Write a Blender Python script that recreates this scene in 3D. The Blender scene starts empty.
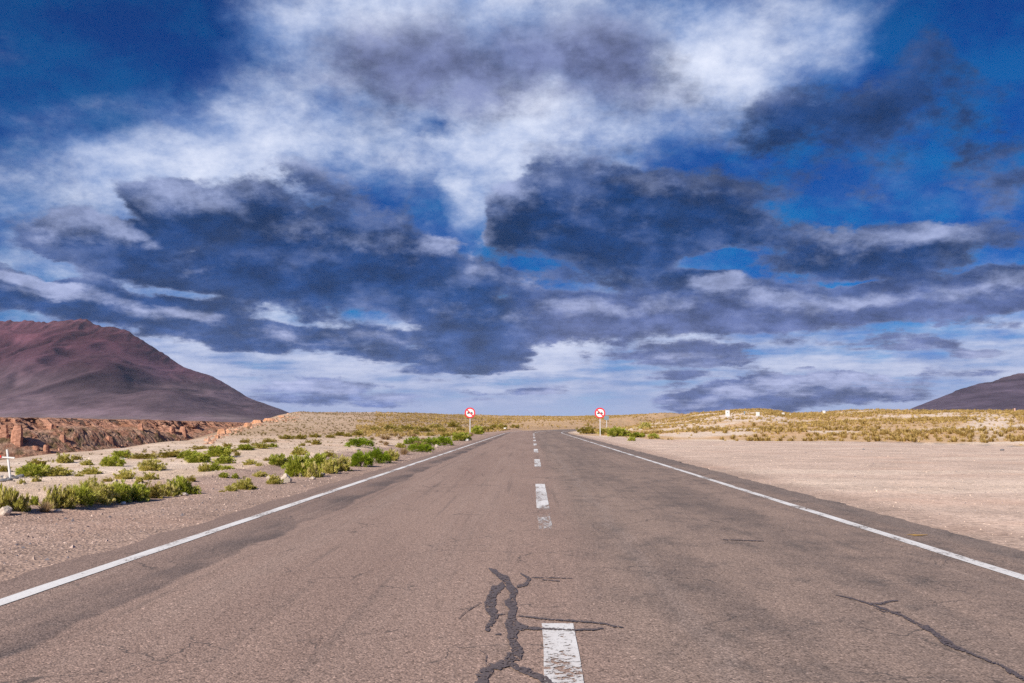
import bpy, bmesh, math, random
import numpy as np
from mathutils import Vector, Matrix, Euler
R = math.radians
rng = np.random.default_rng(7)
random.seed(7)
scene = bpy.context.scene
COL = scene.collection

# ------------------------------------------------------------------ camera
FOC = 912.0                      # focal length in pixels of the 1024 px wide frame
CAM_H = 1.125
cam_d = bpy.data.cameras.new('camera')
cam_d.sensor_width = 36.0
cam_d.lens = FOC / 1024.0 * 36.0
cam_d.clip_start = 0.05
cam_d.clip_end = 60000.0
cam = bpy.data.objects.new('camera', cam_d)
COL.objects.link(cam)
cam.location = (0.0, 0.0, CAM_H)
PITCH, YAW = 5.17, 1.13
cam.rotation_euler = (R(90 + PITCH), 0.0, R(YAW))
scene.camera = cam
CAM_M = Euler((R(90 + PITCH), 0.0, R(YAW))).to_matrix()


def ray(u, v):
    """world direction of a point of the photograph"""
    d = CAM_M @ Vector(((u - 512.0) / FOC, (341.5 - v) / FOC, -1.0))
    return d.normalized()


# ------------------------------------------------------------------ exposure and colour
scene.view_settings.view_transform = 'Standard'
scene.view_settings.look = 'None'
scene.view_settings.exposure = 0.32
scene.view_settings.gamma = 1.0
scene.view_settings.use_curve_mapping = False
scene.cycles.max_bounces = 5
scene.cycles.diffuse_bounces = 2
scene.cycles.glossy_bounces = 2
scene.cycles.transparent_max_bounces = 16
scene.cycles.volume_bounces = 0
scene.cycles.use_adaptive_sampling = True
scene.cycles.adaptive_threshold = 0.008
scene.cycles.use_denoising = False

# ------------------------------------------------------------------ sun
SUN_DIR = Vector((-0.50, -0.66, 0.58)).normalized()      # towards the sun: behind and to the left
SUN_EL = math.asin(SUN_DIR.z)
SUN_AZ = math.atan2(SUN_DIR.x, SUN_DIR.y)
sd = bpy.data.lights.new('sun', 'SUN')
sd.energy = 4.9
sd.angle = R(0.5)
sd.color = (1.0, 0.92, 0.80)
sun = bpy.data.objects.new('sun', sd)
COL.objects.link(sun)
sun.location = (0, 0, 50)
sun.rotation_euler = SUN_DIR.to_track_quat('Z', 'Y').to_euler()


# ------------------------------------------------------------------ node helper
class NT:
    def __init__(self, tree):
        self.t = tree

    def new(self, typ, **kw):
        n = self.t.nodes.new(typ)
        for k, v in kw.items():
            setattr(n, k, v)
        return n

    def put(self, sock, v):
        if hasattr(v, 'is_output'):
            self.t.links.new(v, sock)
        elif v is not None:
            try:
                sock.default_value = v
            except (TypeError, ValueError):
                sock.default_value = tuple(v) + (1.0,)

    def math(self, op, a, b=None, c=None, clamp=False):
        n = self.new('ShaderNodeMath', operation=op, use_clamp=clamp)
        self.put(n.inputs[0], a)
        self.put(n.inputs[1], b)
        self.put(n.inputs[2], c)
        return n.outputs[0]

    def vmath(self, op, a, b=None, scale=None):
        n = self.new('ShaderNodeVectorMath', operation=op)
        self.put(n.inputs[0], a)
        self.put(n.inputs[1], b)
        if scale is not None:
            self.put(n.inputs['Scale'], scale)
        return n.outputs['Value'] if op in ('LENGTH', 'DOT_PRODUCT') else n.outputs[0]

    def comb(self, x, y, z):
        n = self.new('ShaderNodeCombineXYZ')
        for s, v in zip(n.inputs, (x, y, z)):
            self.put(s, v)
        return n.outputs[0]

    def sep(self, v):
        n = self.new('ShaderNodeSeparateXYZ')
        self.put(n.inputs[0], v)
        return n.outputs

    def noise(self, vec, scale, detail=4.0, rough=0.55, out=0, lac=2.0, dist=0.0, dims='3D'):
        n = self.new('ShaderNodeTexNoise', noise_dimensions=dims)
        self.put(n.inputs['Vector'], vec)
        n.inputs['Scale'].default_value = scale
        n.inputs['Detail'].default_value = detail
        n.inputs['Roughness'].default_value = rough
        n.inputs['Lacunarity'].default_value = lac
        n.inputs['Distortion'].default_value = dist
        return n.outputs[out]

    def voronoi(self, vec, scale, feature='F1', out='Distance', rand=1.0):
        n = self.new('ShaderNodeTexVoronoi', feature=feature)
        self.put(n.inputs['Vector'], vec)
        n.inputs['Scale'].default_value = scale
        n.inputs['Randomness'].default_value = rand
        return n.outputs[out]

    def map(self, v, a, b, c=0.0, d=1.0, kind='SMOOTHSTEP'):
        n = self.new('ShaderNodeMapRange', interpolation_type=kind)
        self.put(n.inputs[0], v)
        for i, x in enumerate((a, b, c, d)):
            self.put(n.inputs[i + 1], x)
        return n.outputs[0]

    def mix(self, f, a, b, blend='MIX'):
        n = self.new('ShaderNodeMix', data_type='RGBA', blend_type=blend)
        self.put(n.inputs['Factor'], f)
        ca = [s for s in n.inputs if s.type == 'RGBA']
        for s, v in zip(ca, (a, b)):
            if isinstance(v, (tuple, list)):
                v = tuple(v)[:3] + (1.0,)
            self.put(s, v)
        return [s for s in n.outputs if s.type == 'RGBA'][0]

    def mapping(self, vec, loc=(0, 0, 0), rot=(0, 0, 0), scale=(1, 1, 1), typ='POINT'):
        n = self.new('ShaderNodeMapping', vector_type=typ)
        self.put(n.inputs['Vector'], vec)
        n.inputs['Location'].default_value = loc
        n.inputs['Rotation'].default_value = rot
        n.inputs['Scale'].default_value = scale
        return n.outputs[0]


# ------------------------------------------------------------------ sky: clear sky, a high white layer, a low dark layer
def stereo(u, v):
    d = ray(u, v)
    return d.x / (1 + d.y), d.z / (1 + d.y)


# (centre u, centre v, half width, half height, tilt in degrees clockwise, weight)
WHITE = [
    (40, 205, 190, 75, -8, 1.05), (180, 165, 130, 45, -10, .8), (310, 140, 190, 62, -8, 1.0), (60, 330, 330, 60, 0, .75),
    (430, 190, 130, 60, 0, .35), (205, 95, 60, 40, 0, .15),
    (400, 30, 190, 80, 0, 1.35), (560, 30, 160, 80, 0, 1.2), (330, 5, 100, 60, 0, .9),
    (745, 20, 170, 95, 0, 1.9), (690, 70, 130, 60, 30, .85), (750, 110, 80, 45, 0, .8), (820, 40, 60, 45, 30, .6),
    (510, 135, 75, 70, 20, 1.15), (478, 205, 30, 60, -10, .8), (560, 110, 110, 50, 0, .8), (625, 140, 90, 40, 0, .7),
    (700, 190, 70, 22, 5, .55), (590, 165, 60, 25, 0, .6),
    (60, 250, 70, 18, 20, .6), (20, 270, 70, 20, 10, .5),
    (640, 360, 560, 62, 0, 1.6), (300, 365, 330, 60, 0, 1.5), (900, 375, 300, 55, 0, 1.3), (520, 400, 700, 40, 0, .9),
    (620, 335, 260, 45, 0, .7), (900, 262, 110, 22, -4, .5), (1000, 262, 90, 22, 0, .45), (850, 330, 200, 40, 0, .5),
    (1010, 95, 50, 22, 0, .5), (650, 285, 160, 30, 0, .6), (960, 200, 120, 20, -5, .3), (420, 300, 60, 30, 0, .3),
    (380, 200, 470, 130, 0, .36), (640, 120, 330, 110, 0, .45), (100, 150, 200, 70, 0, .5), (120, 60, 200, 50, -10, .22), (930, 150, 170, 60, 20, .22),
    (505, 150, 60, 55, 10, .8), (480, 190, 34, 40, 0, .9), (205, 250, 60, 22, -10, .9), (70, 225, 110, 34, -5, .6), (940, 60, 90, 60, 0, -.6), (100, 40, 190, 60, 0, -.5), (930, 160, 110, 30, 0, -.2), (440, 122, 26, 12, 0, -.8),
    (-120, 200, 180, 90, 0, .9), (1150, 330, 260, 90, 0, .9), (500, -90, 300, 80, 0, .9),
    (60, 268, 120, 30, 8, .8), (110, 318, 150, 24, 8, .8), (400, 350, 300, 30, 5, .5), (250, 345, 200, 40, 8, .6), (640, 345, 260, 30, 0, .5), (880, 360, 200, 30, 0, .4),
    (230, 300, 120, 30, 6, .9), (150, 285, 120, 26, 6, .6), (520, 160, 70, 50, 0, .6), (770, 30, 120, 60, 0, .5),
]
DARK = [
    (95, 240, 120, 34, 12, 1.74), (210, 262, 160, 48, 14, 1.39), (190, 205, 90, 26, 22, 1.39), (300, 235, 170, 55, 12, 1.43),
    (360, 290, 190, 55, 12, 1.05), (420, 250, 120, 55, 5, 0.84), (400, 335, 130, 34, 8, 0.95), (480, 350, 60, 20.7, 8, 1.67),
    (470, 300, 90, 40, 5, 0.63), (30, 288, 110, 34, 4, 1.53), (110, 305, 130, 26, 8, 1.12), (230, 320, 100, 22, 12, 0.77),
    (590, 195, 130, 52, 0, 1.54), (640, 225, 150, 55, 0, 1.43), (530, 210, 60, 40, 0, 0.82), (720, 225, 90, 40, -10, 0.72),
    (500, 260, 110, 34, 0, 0.76), (600, 262, 170, 36, 0, 0.95),
    (580, 310, 170, 34, 4, 1.14), (480, 325, 70, 26, 0, 0.67), (600, 325, 80, 22, 6, 0.67), (700, 300, 150, 28, 0, 1.39),
    (820, 305, 190, 27, -3, 1.60), (960, 292, 130, 26, -4, 1.39), (1040, 290, 60, 26, 0, 1.12),
    (790, 245, 110, 26, 4, 1.39), (870, 248, 130, 32, -3, 1.88), (945, 232, 80, 20, -3, 1.25), (860, 266, 60, 18, 0, 0.98),
    (400, 75, 180, 50, 5, .80), (420, 100, 130, 42, 0, .60), (560, 75, 170, 52, 0, .80), (680, 95, 120, 50, 15, .75), (600, 50, 90, 30, 0, 0.56),
    (790, 130, 130, 62, 10, .62), (730, 175, 110, 48, 10, .50), (850, 190, 120, 55, 0, .42), (1015, 190, 60, 60, 0, 0.98),
    (1030, 240, 40, 30, 0, 0.98), (700, 320, 60, 16, 0, 0.42),
    (690, 355, 70, 14.95, 0, 1.57), (680, 375, 40, 10.35, 0, 1.04), (592, 356, 14, 7, 0, .25), (870, 338, 90, 13, 0, 0.98), (960, 350, 70, 11.5, 0, 0.95),
    (870, 382, 90, 13.8, 0, 1.67), (800, 392, 110, 13.8, 0, 1.35), (760, 402, 120, 16.1, 0, 1.88), (690, 392, 60, 11.5, 0, 0.84), (350, 398, 140, 13.8, 0, 0.73),
    (540, 388, 40, 11.5, 0, 0.73), (320, 170, 60, 20, 15, 0.70), (430, 190, 80, 30, 0, 0.70), (980, 320, 60, 9, 0, 0.56),
    (-120, 290, 160, 60, 0, 1.13), (1200, 230, 160, 60, 0, 1.13), (700, -100, 160, 50, 0, 1.02),
    (205, 248, 55, 16, -15, -1.60), (478, 195, 26, 50, 0, -.80), (500, 298, 26, 12, 0, -1.00), (430, 292, 60, 10, 12, -0.60), (300, 318, 90, 11, 8, -0.90), (60, 262, 70, 9, 8, -1.20), (150, 225, 60, 14, 25, -1.20), (245, 330, 50, 10, 10, -0.70), (720, 258, 55, 14, -5, -1.30), (860, 283, 90, 10, -4, -1.00), (510, 175, 40, 24, 0, -0.90),
    (470, 240, 30, 50, 10, -0.80), (730, 250, 70, 18, -6, -0.80), (900, 115, 160, 80, 0, .52), (960, 50, 120, 50, 10, .36), (880, 185, 110, 26, -5, 0.37), (60, 60, 160, 40, 12, 0.23),
    (340, 270, 150, 45, 14, 0.24), (240, 235, 110, 40, 14, 0.49),
    (60, 275, 60, 9, 6, -1.0), (560, 285, 120, 9, 2, -.6), (640, 165, 40, 12, 0, -.5), (330, 60, 90, 40, 20, .5), (480, 60, 160, 40, 0, .4), (250, 345, 110, 14, 8, .5),
    (600, 300, 190, 40, 3, 0.37), (780, 302, 190, 36, -2, .6), (940, 290, 150, 32, -4, .6), (870, 245, 150, 34, -2, .5), (690, 360, 120, 16, 0, .5), (850, 345, 130, 14, 2, .45), (480, 392, 120, 9, 0, .45), (640, 378, 160, 9, 0, .4), (930, 372, 110, 10, 0, .45), (330, 385, 110, 8, 0, .4), (880, 395, 160, 9, 0, .5),
    (190, 312, 130, 22, 4, .9), (290, 336, 110, 20, 6, .7), (530, 255, 70, 14, 0, -.6), (745, 40, 100, 60, 0, -.6), (110, 290, 90, 14, 6, .5),
    (70, 40, 200, 80, 0, -.4), (400, 30, 150, 40, 0, .35), (740, 60, 60, 60, 0, -.5),
    (520, 265, 100, 15, 2, -1.1), (455, 215, 45, 34, 20, -.8), (650, 292, 110, 10, 0, -.8), (385, 318, 90, 9, 10, -.8), (200, 285, 90, 9, 8, -.7), (330, 50, 110, 50, 10, .4), (520, 50, 200, 60, 0, .35),
    (800, 150, 130, 60, 8, .30), (1010, 180, 80, 80, 0, .45), (985, 30, 60, 60, 0, -.4),
]


def build_world():
    w = bpy.data.worlds.new('World')
    scene.world = w
    w.use_nodes = True
    w.node_tree.nodes.clear()

    def make_group(name, blobs, warp_amt, nscale, namp, off, sat, rough=0.56, streak=1.6):
        g = bpy.data.node_groups.new(name, 'ShaderNodeTree')
        g.interface.new_socket('Dir', in_out='INPUT', socket_type='NodeSocketVector')
        g.interface.new_socket('Density', in_out='OUTPUT', socket_type='NodeSocketFloat')
        N = NT(g)
        gi = N.new('NodeGroupInput')
        go = N.new('NodeGroupOutput')
        d = N.vmath('NORMALIZE', gi.outputs[0])
        x, y, z = N.sep(d)
        # coordinates on the flat cloud deck overhead (for the noise)
        zz = N.math('ADD', N.math('MAXIMUM', z, 0.0), 0.42)
        q = N.comb(N.math('DIVIDE', x, zz), N.math('DIVIDE', y, zz), off)
        # stereographic coordinates of the direction (for the large layout)
        y1 = N.math('ADD', N.math('MAXIMUM', y, -0.97), 1.0)
        s = N.comb(N.math('DIVIDE', x, y1), N.math('DIVIDE', z, y1), 0.0)
        wv = N.vmath('SUBTRACT', N.noise(q, 2.4, 3.0, 0.5, out=1), (0.5, 0.5, 0.5))
        wv = N.vmath('MULTIPLY', wv, (warp_amt, warp_amt * .55, 0.0))
        wv2 = N.vmath('SUBTRACT', N.noise(q, 11.0, 5.0, 0.62, out=1), (0.5, 0.5, 0.5))
        wv2 = N.vmath('MULTIPLY', wv2, (warp_amt * .55, warp_amt * .34, 0.0))
        s = N.vmath('ADD', N.vmath('ADD', s, wv), wv2)
        tot = None
        for (cu, cv, hw, hh, tilt, wt) in blobs:
            a, b = stereo(cu, cv)
            a2, b2 = stereo(cu + 5, cv)
            k = math.hypot(a2 - a, b2 - b) / 5.0
            rot = math.atan2(b2 - b, a2 - a) - R(tilt)
            m = N.mapping(s, (a, b, 0), (0, 0, rot), (hw * 1.15 * k, hh * 1.15 * k, 1.0), 'TEXTURE')
            gr = N.new('ShaderNodeTexGradient', gradient_type='SPHERICAL')
            N.put(gr.inputs[0], m)
            v = gr.outputs['Fac']
            tot = N.math('MULTIPLY_ADD', v, wt, 0.0 if tot is None else tot)
        # away from the part seen here, an ordinary broken deck
        back = N.map(y, 0.55, 0.2, 0.0, 0.42)
        tot = N.math('ADD', tot, back)
        # saturate: thick cloud stays near 1.3
        tot = N.math('MULTIPLY', N.math('SUBTRACT', 1.0, N.math('EXPONENT', N.math('MULTIPLY', tot, -1.0))), sat)
        n1 = N.math('SUBTRACT', N.noise(q, nscale, 9.0, rough), 0.5)
        n2 = N.math('SUBTRACT', N.noise(q, nscale * .4, 3.0, 0.5), 0.5)
        calm = N.map(z, 0.0, 0.15, 0.45, 1.0)
        n1 = N.math('MULTIPLY', n1, calm)
        dens = N.math('MULTIPLY_ADD', n1, namp, tot)
        dens = N.math('MULTIPLY_ADD', n2, namp * .75, dens)
        stv = N.noise(N.vmath('MULTIPLY', d, (5.0, 5.0, 46.0)), 1.6, 6.0, 0.6)
        stv = N.math('MULTIPLY', N.math('SUBTRACT', stv, 0.5), N.map(z, .13, .05, 0.0, streak))
        dens = N.math('ADD', dens, stv)
        N.put(go.inputs[0], dens)
        return g

    gW = make_group('high_white_layer', WHITE, 0.050, 4.6, 1.5, 3.7, 1.15, .67, 2.4)
    gD = make_group('low_dark_layer', DARK, 0.042, 5.4, 2.1, 11.3, 1.25, .68, 2.0)

    N = NT(w.node_tree)
    tc = N.new('ShaderNodeTexCoord')
    d = tc.outputs['Generated']
    x, y, z = N.sep(d)
    sky = N.new('ShaderNodeTexSky', sky_type='NISHITA', sun_disc=False)
    sky.sun_elevation = SUN_EL
    sky.sun_rotation = SUN_AZ
    sky.altitude = 3900.0
    sky.air_density = 1.0
    sky.dust_density = 0.6
    sky.ozone_density = 2.0
    z0 = N.math('ADD', N.math('MAXIMUM', z, 0.0), 0.42)
    q0 = N.comb(N.math('DIVIDE', x, z0), N.math('DIVIDE', y, z0), 5.0)
    clear = N.mix(1.0, sky.outputs[0], SKY_TINT, 'MULTIPLY')
    clear = N.mix(N.map(z, 0.36, 0.14), clear, N.mix(1.0, clear, (.95, .95, .85), 'MULTIPLY'))
    tl = N.noise(q0, 6.0, 7.0, 0.66)
    clear = N.mix(N.map(tl, .40, .64, 0.0, .85), clear, N.mix(1.0, clear, (2.0, 1.9, 1.25), 'MULTIPLY'))

    def dens(g, vec):
        n = N.new('ShaderNodeGroup')
        n.node_tree = g
        N.put(n.inputs[0], vec)
        return n.outputs[0]

    W = dens(gW, d)
    D = dens(gD, d)
    dup = N.vmath('ADD', d, (-0.008, 0.0, 0.021))
    D2 = dens(gD, dup)
    zz = N.math('ADD', N.math('MAXIMUM', z, 0.0), 0.42)
    q = N.comb(N.math('DIVIDE', x, zz), N.math('DIVIDE', y, zz), 0.0)
    S = 10.0     # background strength is 0.1
    # high layer
    aW = N.map(W, 0.20, 1.10, 0.0, 0.97)
    sh = N.noise(q, 7.5, 7.0, 0.64)
    whc = N.mix(N.map(N.math('ADD', W, N.math('MULTIPLY', sh, 2.0)), 1.15, 2.75), (.10 * S, .22 * S, .52 * S), (.82 * S, .86 * S, .99 * S))
    col = N.mix(aW, clear, whc)
    veil = N.map(z, .02, .14, .80, 1.0)
    whc = N.mix(1.0, whc, N.comb(veil, veil, N.math('POWER', veil, .6)), 'MULTIPLY')
    col = N.mix(aW, clear, whc)
    # low horizon air
    air = N.math('ADD', N.map(z, 0.0, 0.13, 0.45, 0.0), N.map(z, 0.012, 0.05, 0.45, 0.0), clamp=True)
    col = N.mix(air, col, (.42 * S, .475 * S, .69 * S))
    # low layer
    soft = N.math('MULTIPLY', N.map(z, .27, .32), N.map(x, .30, .15))      # the high bank overhead is thin and soft
    aD = N.map(D, N.math('MULTIPLY_ADD', soft, -.22, .40), N.math('MULTIPLY_ADD', soft, .40, .74), 0.0, 0.96)
    rel = N.math('SUBTRACT', D, D2)
    shd = N.noise(q, 5.5, 6.0, 0.62)
    fin = N.noise(q, 15.0, 6.0, 0.65)
    lit = N.math('MULTIPLY', N.map(rel, 0.10, 1.05, 0.0, 0.95), N.map(N.math('ADD', N.math('MULTIPLY', shd, .6), N.math('MULTIPLY', fin, .4)), 0.36, 0.62, 0.45, 1.05))
    lit = N.math('ADD', lit, N.map(shd, 0.50, 0.76, 0.0, 0.28))
    thin = N.map(D, 0.95, 0.40, 0.0, 0.24)
    lit = N.math('ADD', lit, thin, clamp=True)
    low = N.map(z, 0.24, 0.02)          # further away: air in front of them makes them paler and more violet
    dk = N.mix(low, (.006 * S, .036 * S, .140 * S), (.022 * S, .066 * S, .225 * S))
    dk = N.mix(N.map(z, .075, .02), dk, (.12 * S, .17 * S, .38 * S))
    dk = N.mix(N.math('MULTIPLY', N.map(z, .295, .35, 0, .85), N.map(x, .20, .08)), dk, (.14 * S, .165 * S, .31 * S))
    lav = N.math('MULTIPLY', N.map(x, -.06, .06), N.map(z, .165, .115, 0, .85))
    dk = N.mix(lav, dk, (.095 * S, .125 * S, .285 * S))
    tone = N.map(N.math('ADD', N.math('MULTIPLY', fin, .45), N.math('MULTIPLY', shd, .55)), 0.36, 0.64, 0.60, 1.55)
    dk = N.mix(1.0, dk, N.comb(tone, tone, tone), 'MULTIPLY')
    lt = N.mix(low, (.36 * S, .42 * S, .66 * S), (.52 * S, .56 * S, .82 * S))
    lit = N.math('MULTIPLY', lit, N.math('SUBTRACT', 1.0, N.math('MULTIPLY', N.map(x, .12, .26), N.map(z, .22, .28, 0, .75))))
    dc = N.mix(lit, dk, lt)
    col = N.mix(aD, col, dc)
    # below the horizon
    col = N.mix(N.map(z, -0.01, -0.04), col, (.20 * S, .17 * S, .15 * S))
    bg = N.new('ShaderNodeBackground')
    N.put(bg.inputs[0], col)
    bg.inputs[1].default_value = 0.088
    out = N.new('ShaderNodeOutputWorld')
    N.put(out.inputs[0], bg.outputs[0])
    w.cycles.sampling_method = 'MANUAL'
    w.cycles.sample_map_resolution = 512


SKY_TINT = (.008, .255, .70)
build_world()


# ================================================================== numeric helpers
def tag(o, label=None, cat=None, group=None, kind=None):
    if label: o['label'] = label
    if cat: o['category'] = cat
    if group: o['group'] = group
    if kind: o['kind'] = kind
    return o


def hash2(ix, iy, seed=0):
    h = (ix.astype(np.int64) * 374761393 + iy.astype(np.int64) * 668265263 + seed * 1442695041) & 0xFFFFFFFF
    h = ((h ^ (h >> 13)) * 1274126177) & 0xFFFFFFFF
    h = h ^ (h >> 16)
    return (h & 0xFFFFFF) / float(0x1000000)


def vnoise(x, y, seed=0):
    x = np.asarray(x, float); y = np.asarray(y, float)
    ix = np.floor(x); iy = np.floor(y)
    fx = x - ix; fy = y - iy
    ux = fx * fx * fx * (fx * (fx * 6 - 15) + 10); uy = fy * fy * fy * (fy * (fy * 6 - 15) + 10)
    ix = ix.astype(np.int64); iy = iy.astype(np.int64)
    a = hash2(ix, iy, seed); b = hash2(ix + 1, iy, seed); c = hash2(ix, iy + 1, seed); d = hash2(ix + 1, iy + 1, seed)
    return (a + (b - a) * ux + (c - a) * uy + (a - b - c + d) * ux * uy) * 2 - 1


def fbm(x, y, octs=4, seed=0, gain=0.5):
    s = 0.0; a = 1.0; t = 0.0
    for k in range(octs):
        s = s + a * vnoise(x * 2 ** k + 17.3 * k, y * 2 ** k - 9.1 * k, seed + k); t += a; a *= gain
    return s / t * 1.6


def cells(x, y, seed=0):
    """cellular noise: random value of the nearest cell, distance to its border"""
    x = np.asarray(x, float); y = np.asarray(y, float)
    ix = np.floor(x).astype(np.int64); iy = np.floor(y).astype(np.int64)
    d1 = np.full(x.shape, 9.0); d2 = np.full(x.shape, 9.0); val = np.zeros(x.shape)
    for dx in (-1, 0, 1):
        for dy in (-1, 0, 1):
            cx = ix + dx; cy = iy + dy
            px = cx + hash2(cx, cy, seed); py = cy + hash2(cx, cy, seed + 5)
            d = np.hypot(px - x, py - y)
            near = d < d1
            d2 = np.where(near, d1, np.minimum(d2, d))
            val = np.where(near, hash2(cx, cy, seed + 9), val)
            d1 = np.where(near, d, d1)
    return val, d2 - d1


def sst(x, a, b):
    t = np.clip((x - a) / (b - a), 0, 1)
    return t * t * (3 - 2 * t)


def grid_mesh(name, X, Y, Z, flip=False):
    ny, nx = X.shape
    v = np.stack([X, Y, Z], -1).reshape(-1, 3)
    i = np.arange((ny - 1) * (nx - 1)); r = i // (nx - 1); c = i % (nx - 1)
    a = r * nx + c
    f = np.stack([a, a + 1, a + nx + 1, a + nx], -1)
    if flip: f = f[:, ::-1]
    return raw_mesh(name, v, f)


def raw_mesh(name, v, f, smooth=True):
    """v (n,3), f (m,k) all faces with k corners"""
    me = bpy.data.meshes.new(name)
    n, m, k = len(v), len(f), f.shape[1]
    me.vertices.add(n); me.vertices.foreach_set('co', np.asarray(v, np.float32).ravel())
    me.loops.add(m * k); me.loops.foreach_set('vertex_index', np.ascontiguousarray(f, np.int32).ravel())
    me.polygons.add(m)
    me.polygons.foreach_set('loop_start', np.arange(0, m * k, k, dtype=np.int32))
    me.polygons.foreach_set('use_smooth', np.full(m, smooth, bool))
    me.update(calc_edges=True)
    return me


def set_col(me, name, rgb):
    at = me.color_attributes.new(name, 'FLOAT_COLOR', 'POINT')
    c = np.ones((len(me.vertices), 4), np.float32); c[:, :3] = rgb
    at.data.foreach_set('color', c.ravel())


def link(name, me, mat=None, parent=None):
    o = bpy.data.objects.new(name, me); COL.objects.link(o)
    if mat is not None and not me.materials: me.materials.append(mat)
    if parent is not None: o.parent = parent
    return o


def empty(name, loc, rz=0.0):
    o = bpy.data.objects.new(name, None); COL.objects.link(o)
    o.empty_display_size = 0.2
    o.location = loc; o.rotation_euler = (0, 0, rz)
    return o


def copy_tree(o, parent=None):
    kids = list(o.children)
    c = o.copy(); COL.objects.link(c); c.parent = parent
    for ch in kids: copy_tree(ch, c)
    return c


def material(name, rough=0.9, spec=0.3):
    m = bpy.data.materials.new(name); m.use_nodes = True
    N = NT(m.node_tree)
    b = m.node_tree.nodes['Principled BSDF']
    b.inputs['Roughness'].default_value = rough
    b.inputs['Specular IOR Level'].default_value = spec
    return m, N, b


def bump(N, b, h, strength=0.5, dist=0.02):
    n = N.new('ShaderNodeBump')
    n.inputs['Strength'].default_value = strength
    n.inputs['Distance'].default_value = dist
    N.put(n.inputs['Height'], h)
    N.put(b.inputs['Normal'], n.outputs[0])


# ================================================================== terrain
def ax(u):
    d = ray(u, 424.0); return d.x / d.y


def slope(u, v):
    d = ray(u, v); return d.z / d.y


SKYL = [(-400, 424), (190, 424), (215, 423), (250, 420.3), (272, 417.5), (300, 414.2), (400, 414.8), (500, 417), (530, 417.6), (600, 416.6), (650, 415.5),
        (700, 412.6), (730, 410.6), (760, 409.4), (778, 411.5), (790, 414), (825, 413.2), (850, 411.4), (880, 410.6), (910, 411.2), (1024, 411.2), (1500, 411)]
A_S = np.array([ax(u) for u, v in SKYL]); E_S = np.array([max(slope(u, v), 0) for u, v in SKYL])
E_S[:2] = 0.0
YC = [(-400, 120), (250, 150), (300, 190), (400, 260), (500, 430), (620, 430), (700, 220), (760, 190), (850, 190), (1024, 170), (1500, 150)]
A_C = np.array([ax(u) for u, v in YC]); C_C = np.array([c for u, c in YC])
Y0 = [(-400, 60), (250, 75), (400, 85), (500, 115), (600, 110), (650, 78), (830, 64), (1024, 46), (1500, 30)]
A_0 = np.array([ax(u) for u, v in Y0]); C_0 = np.array([c for u, c in Y0])

FAR_RIM = np.array([(-260, 60), (-190, 95), (-140, 125), (-96, 165), (-89, 189), (-84, 219), (-86, 264), (-100, 340), (-150, 440)], float)
NEAR_RIM = np.array([(-14, -120), (-13.5, 0), (-15.5, 27), (-18, 38), (-22.5, 62), (-35, 110), (-47, 180), (-60, 264), (-76, 335), (-150, 440)], float)


def poly_dist(x, y, P):
    d = np.full(x.shape, 1e9)
    for (x0, y0), (x1, y1) in zip(P[:-1], P[1:]):
        dx, dy = x1 - x0, y1 - y0
        t = np.clip(((x - x0) * dx + (y - y0) * dy) / (dx * dx + dy * dy), 0, 1)
        d = np.minimum(d, np.hypot(x - x0 - t * dx, y - y0 - t * dy))
    return d


def in_canyon(x, y):
    P = np.vstack([NEAR_RIM, FAR_RIM[::-1][1:], [(-260, -120)]])
    ins = np.zeros(x.shape, bool)
    for (x0, y0), (x1, y1) in zip(P, np.roll(P, -1, 0)):
        c = ((y0 > y) != (y1 > y)) & (x < (x1 - x0) * (y - y0) / (y1 - y0 + 1e-12) + x0)
        ins ^= c
    return ins


def road_x(y):
    y = np.asarray(y, float)
    t = np.clip(y - 108.0, 0, 260)
    return 0.137 + 0.0028 * np.clip(y, -60, 45) + 0.0025 * np.clip(y - 45, 0, 2000) + t * t / 700.0 + np.clip(y - 368.0, 0, None) * 0.65


def rim_z(x, y):
    # height of the plateau beyond the canyon
    return 2.35 - 0.0075 * np.clip(y - 165, 0, 120) + 0.12 * fbm(x * .05, y * .05, 3, 31)


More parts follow.
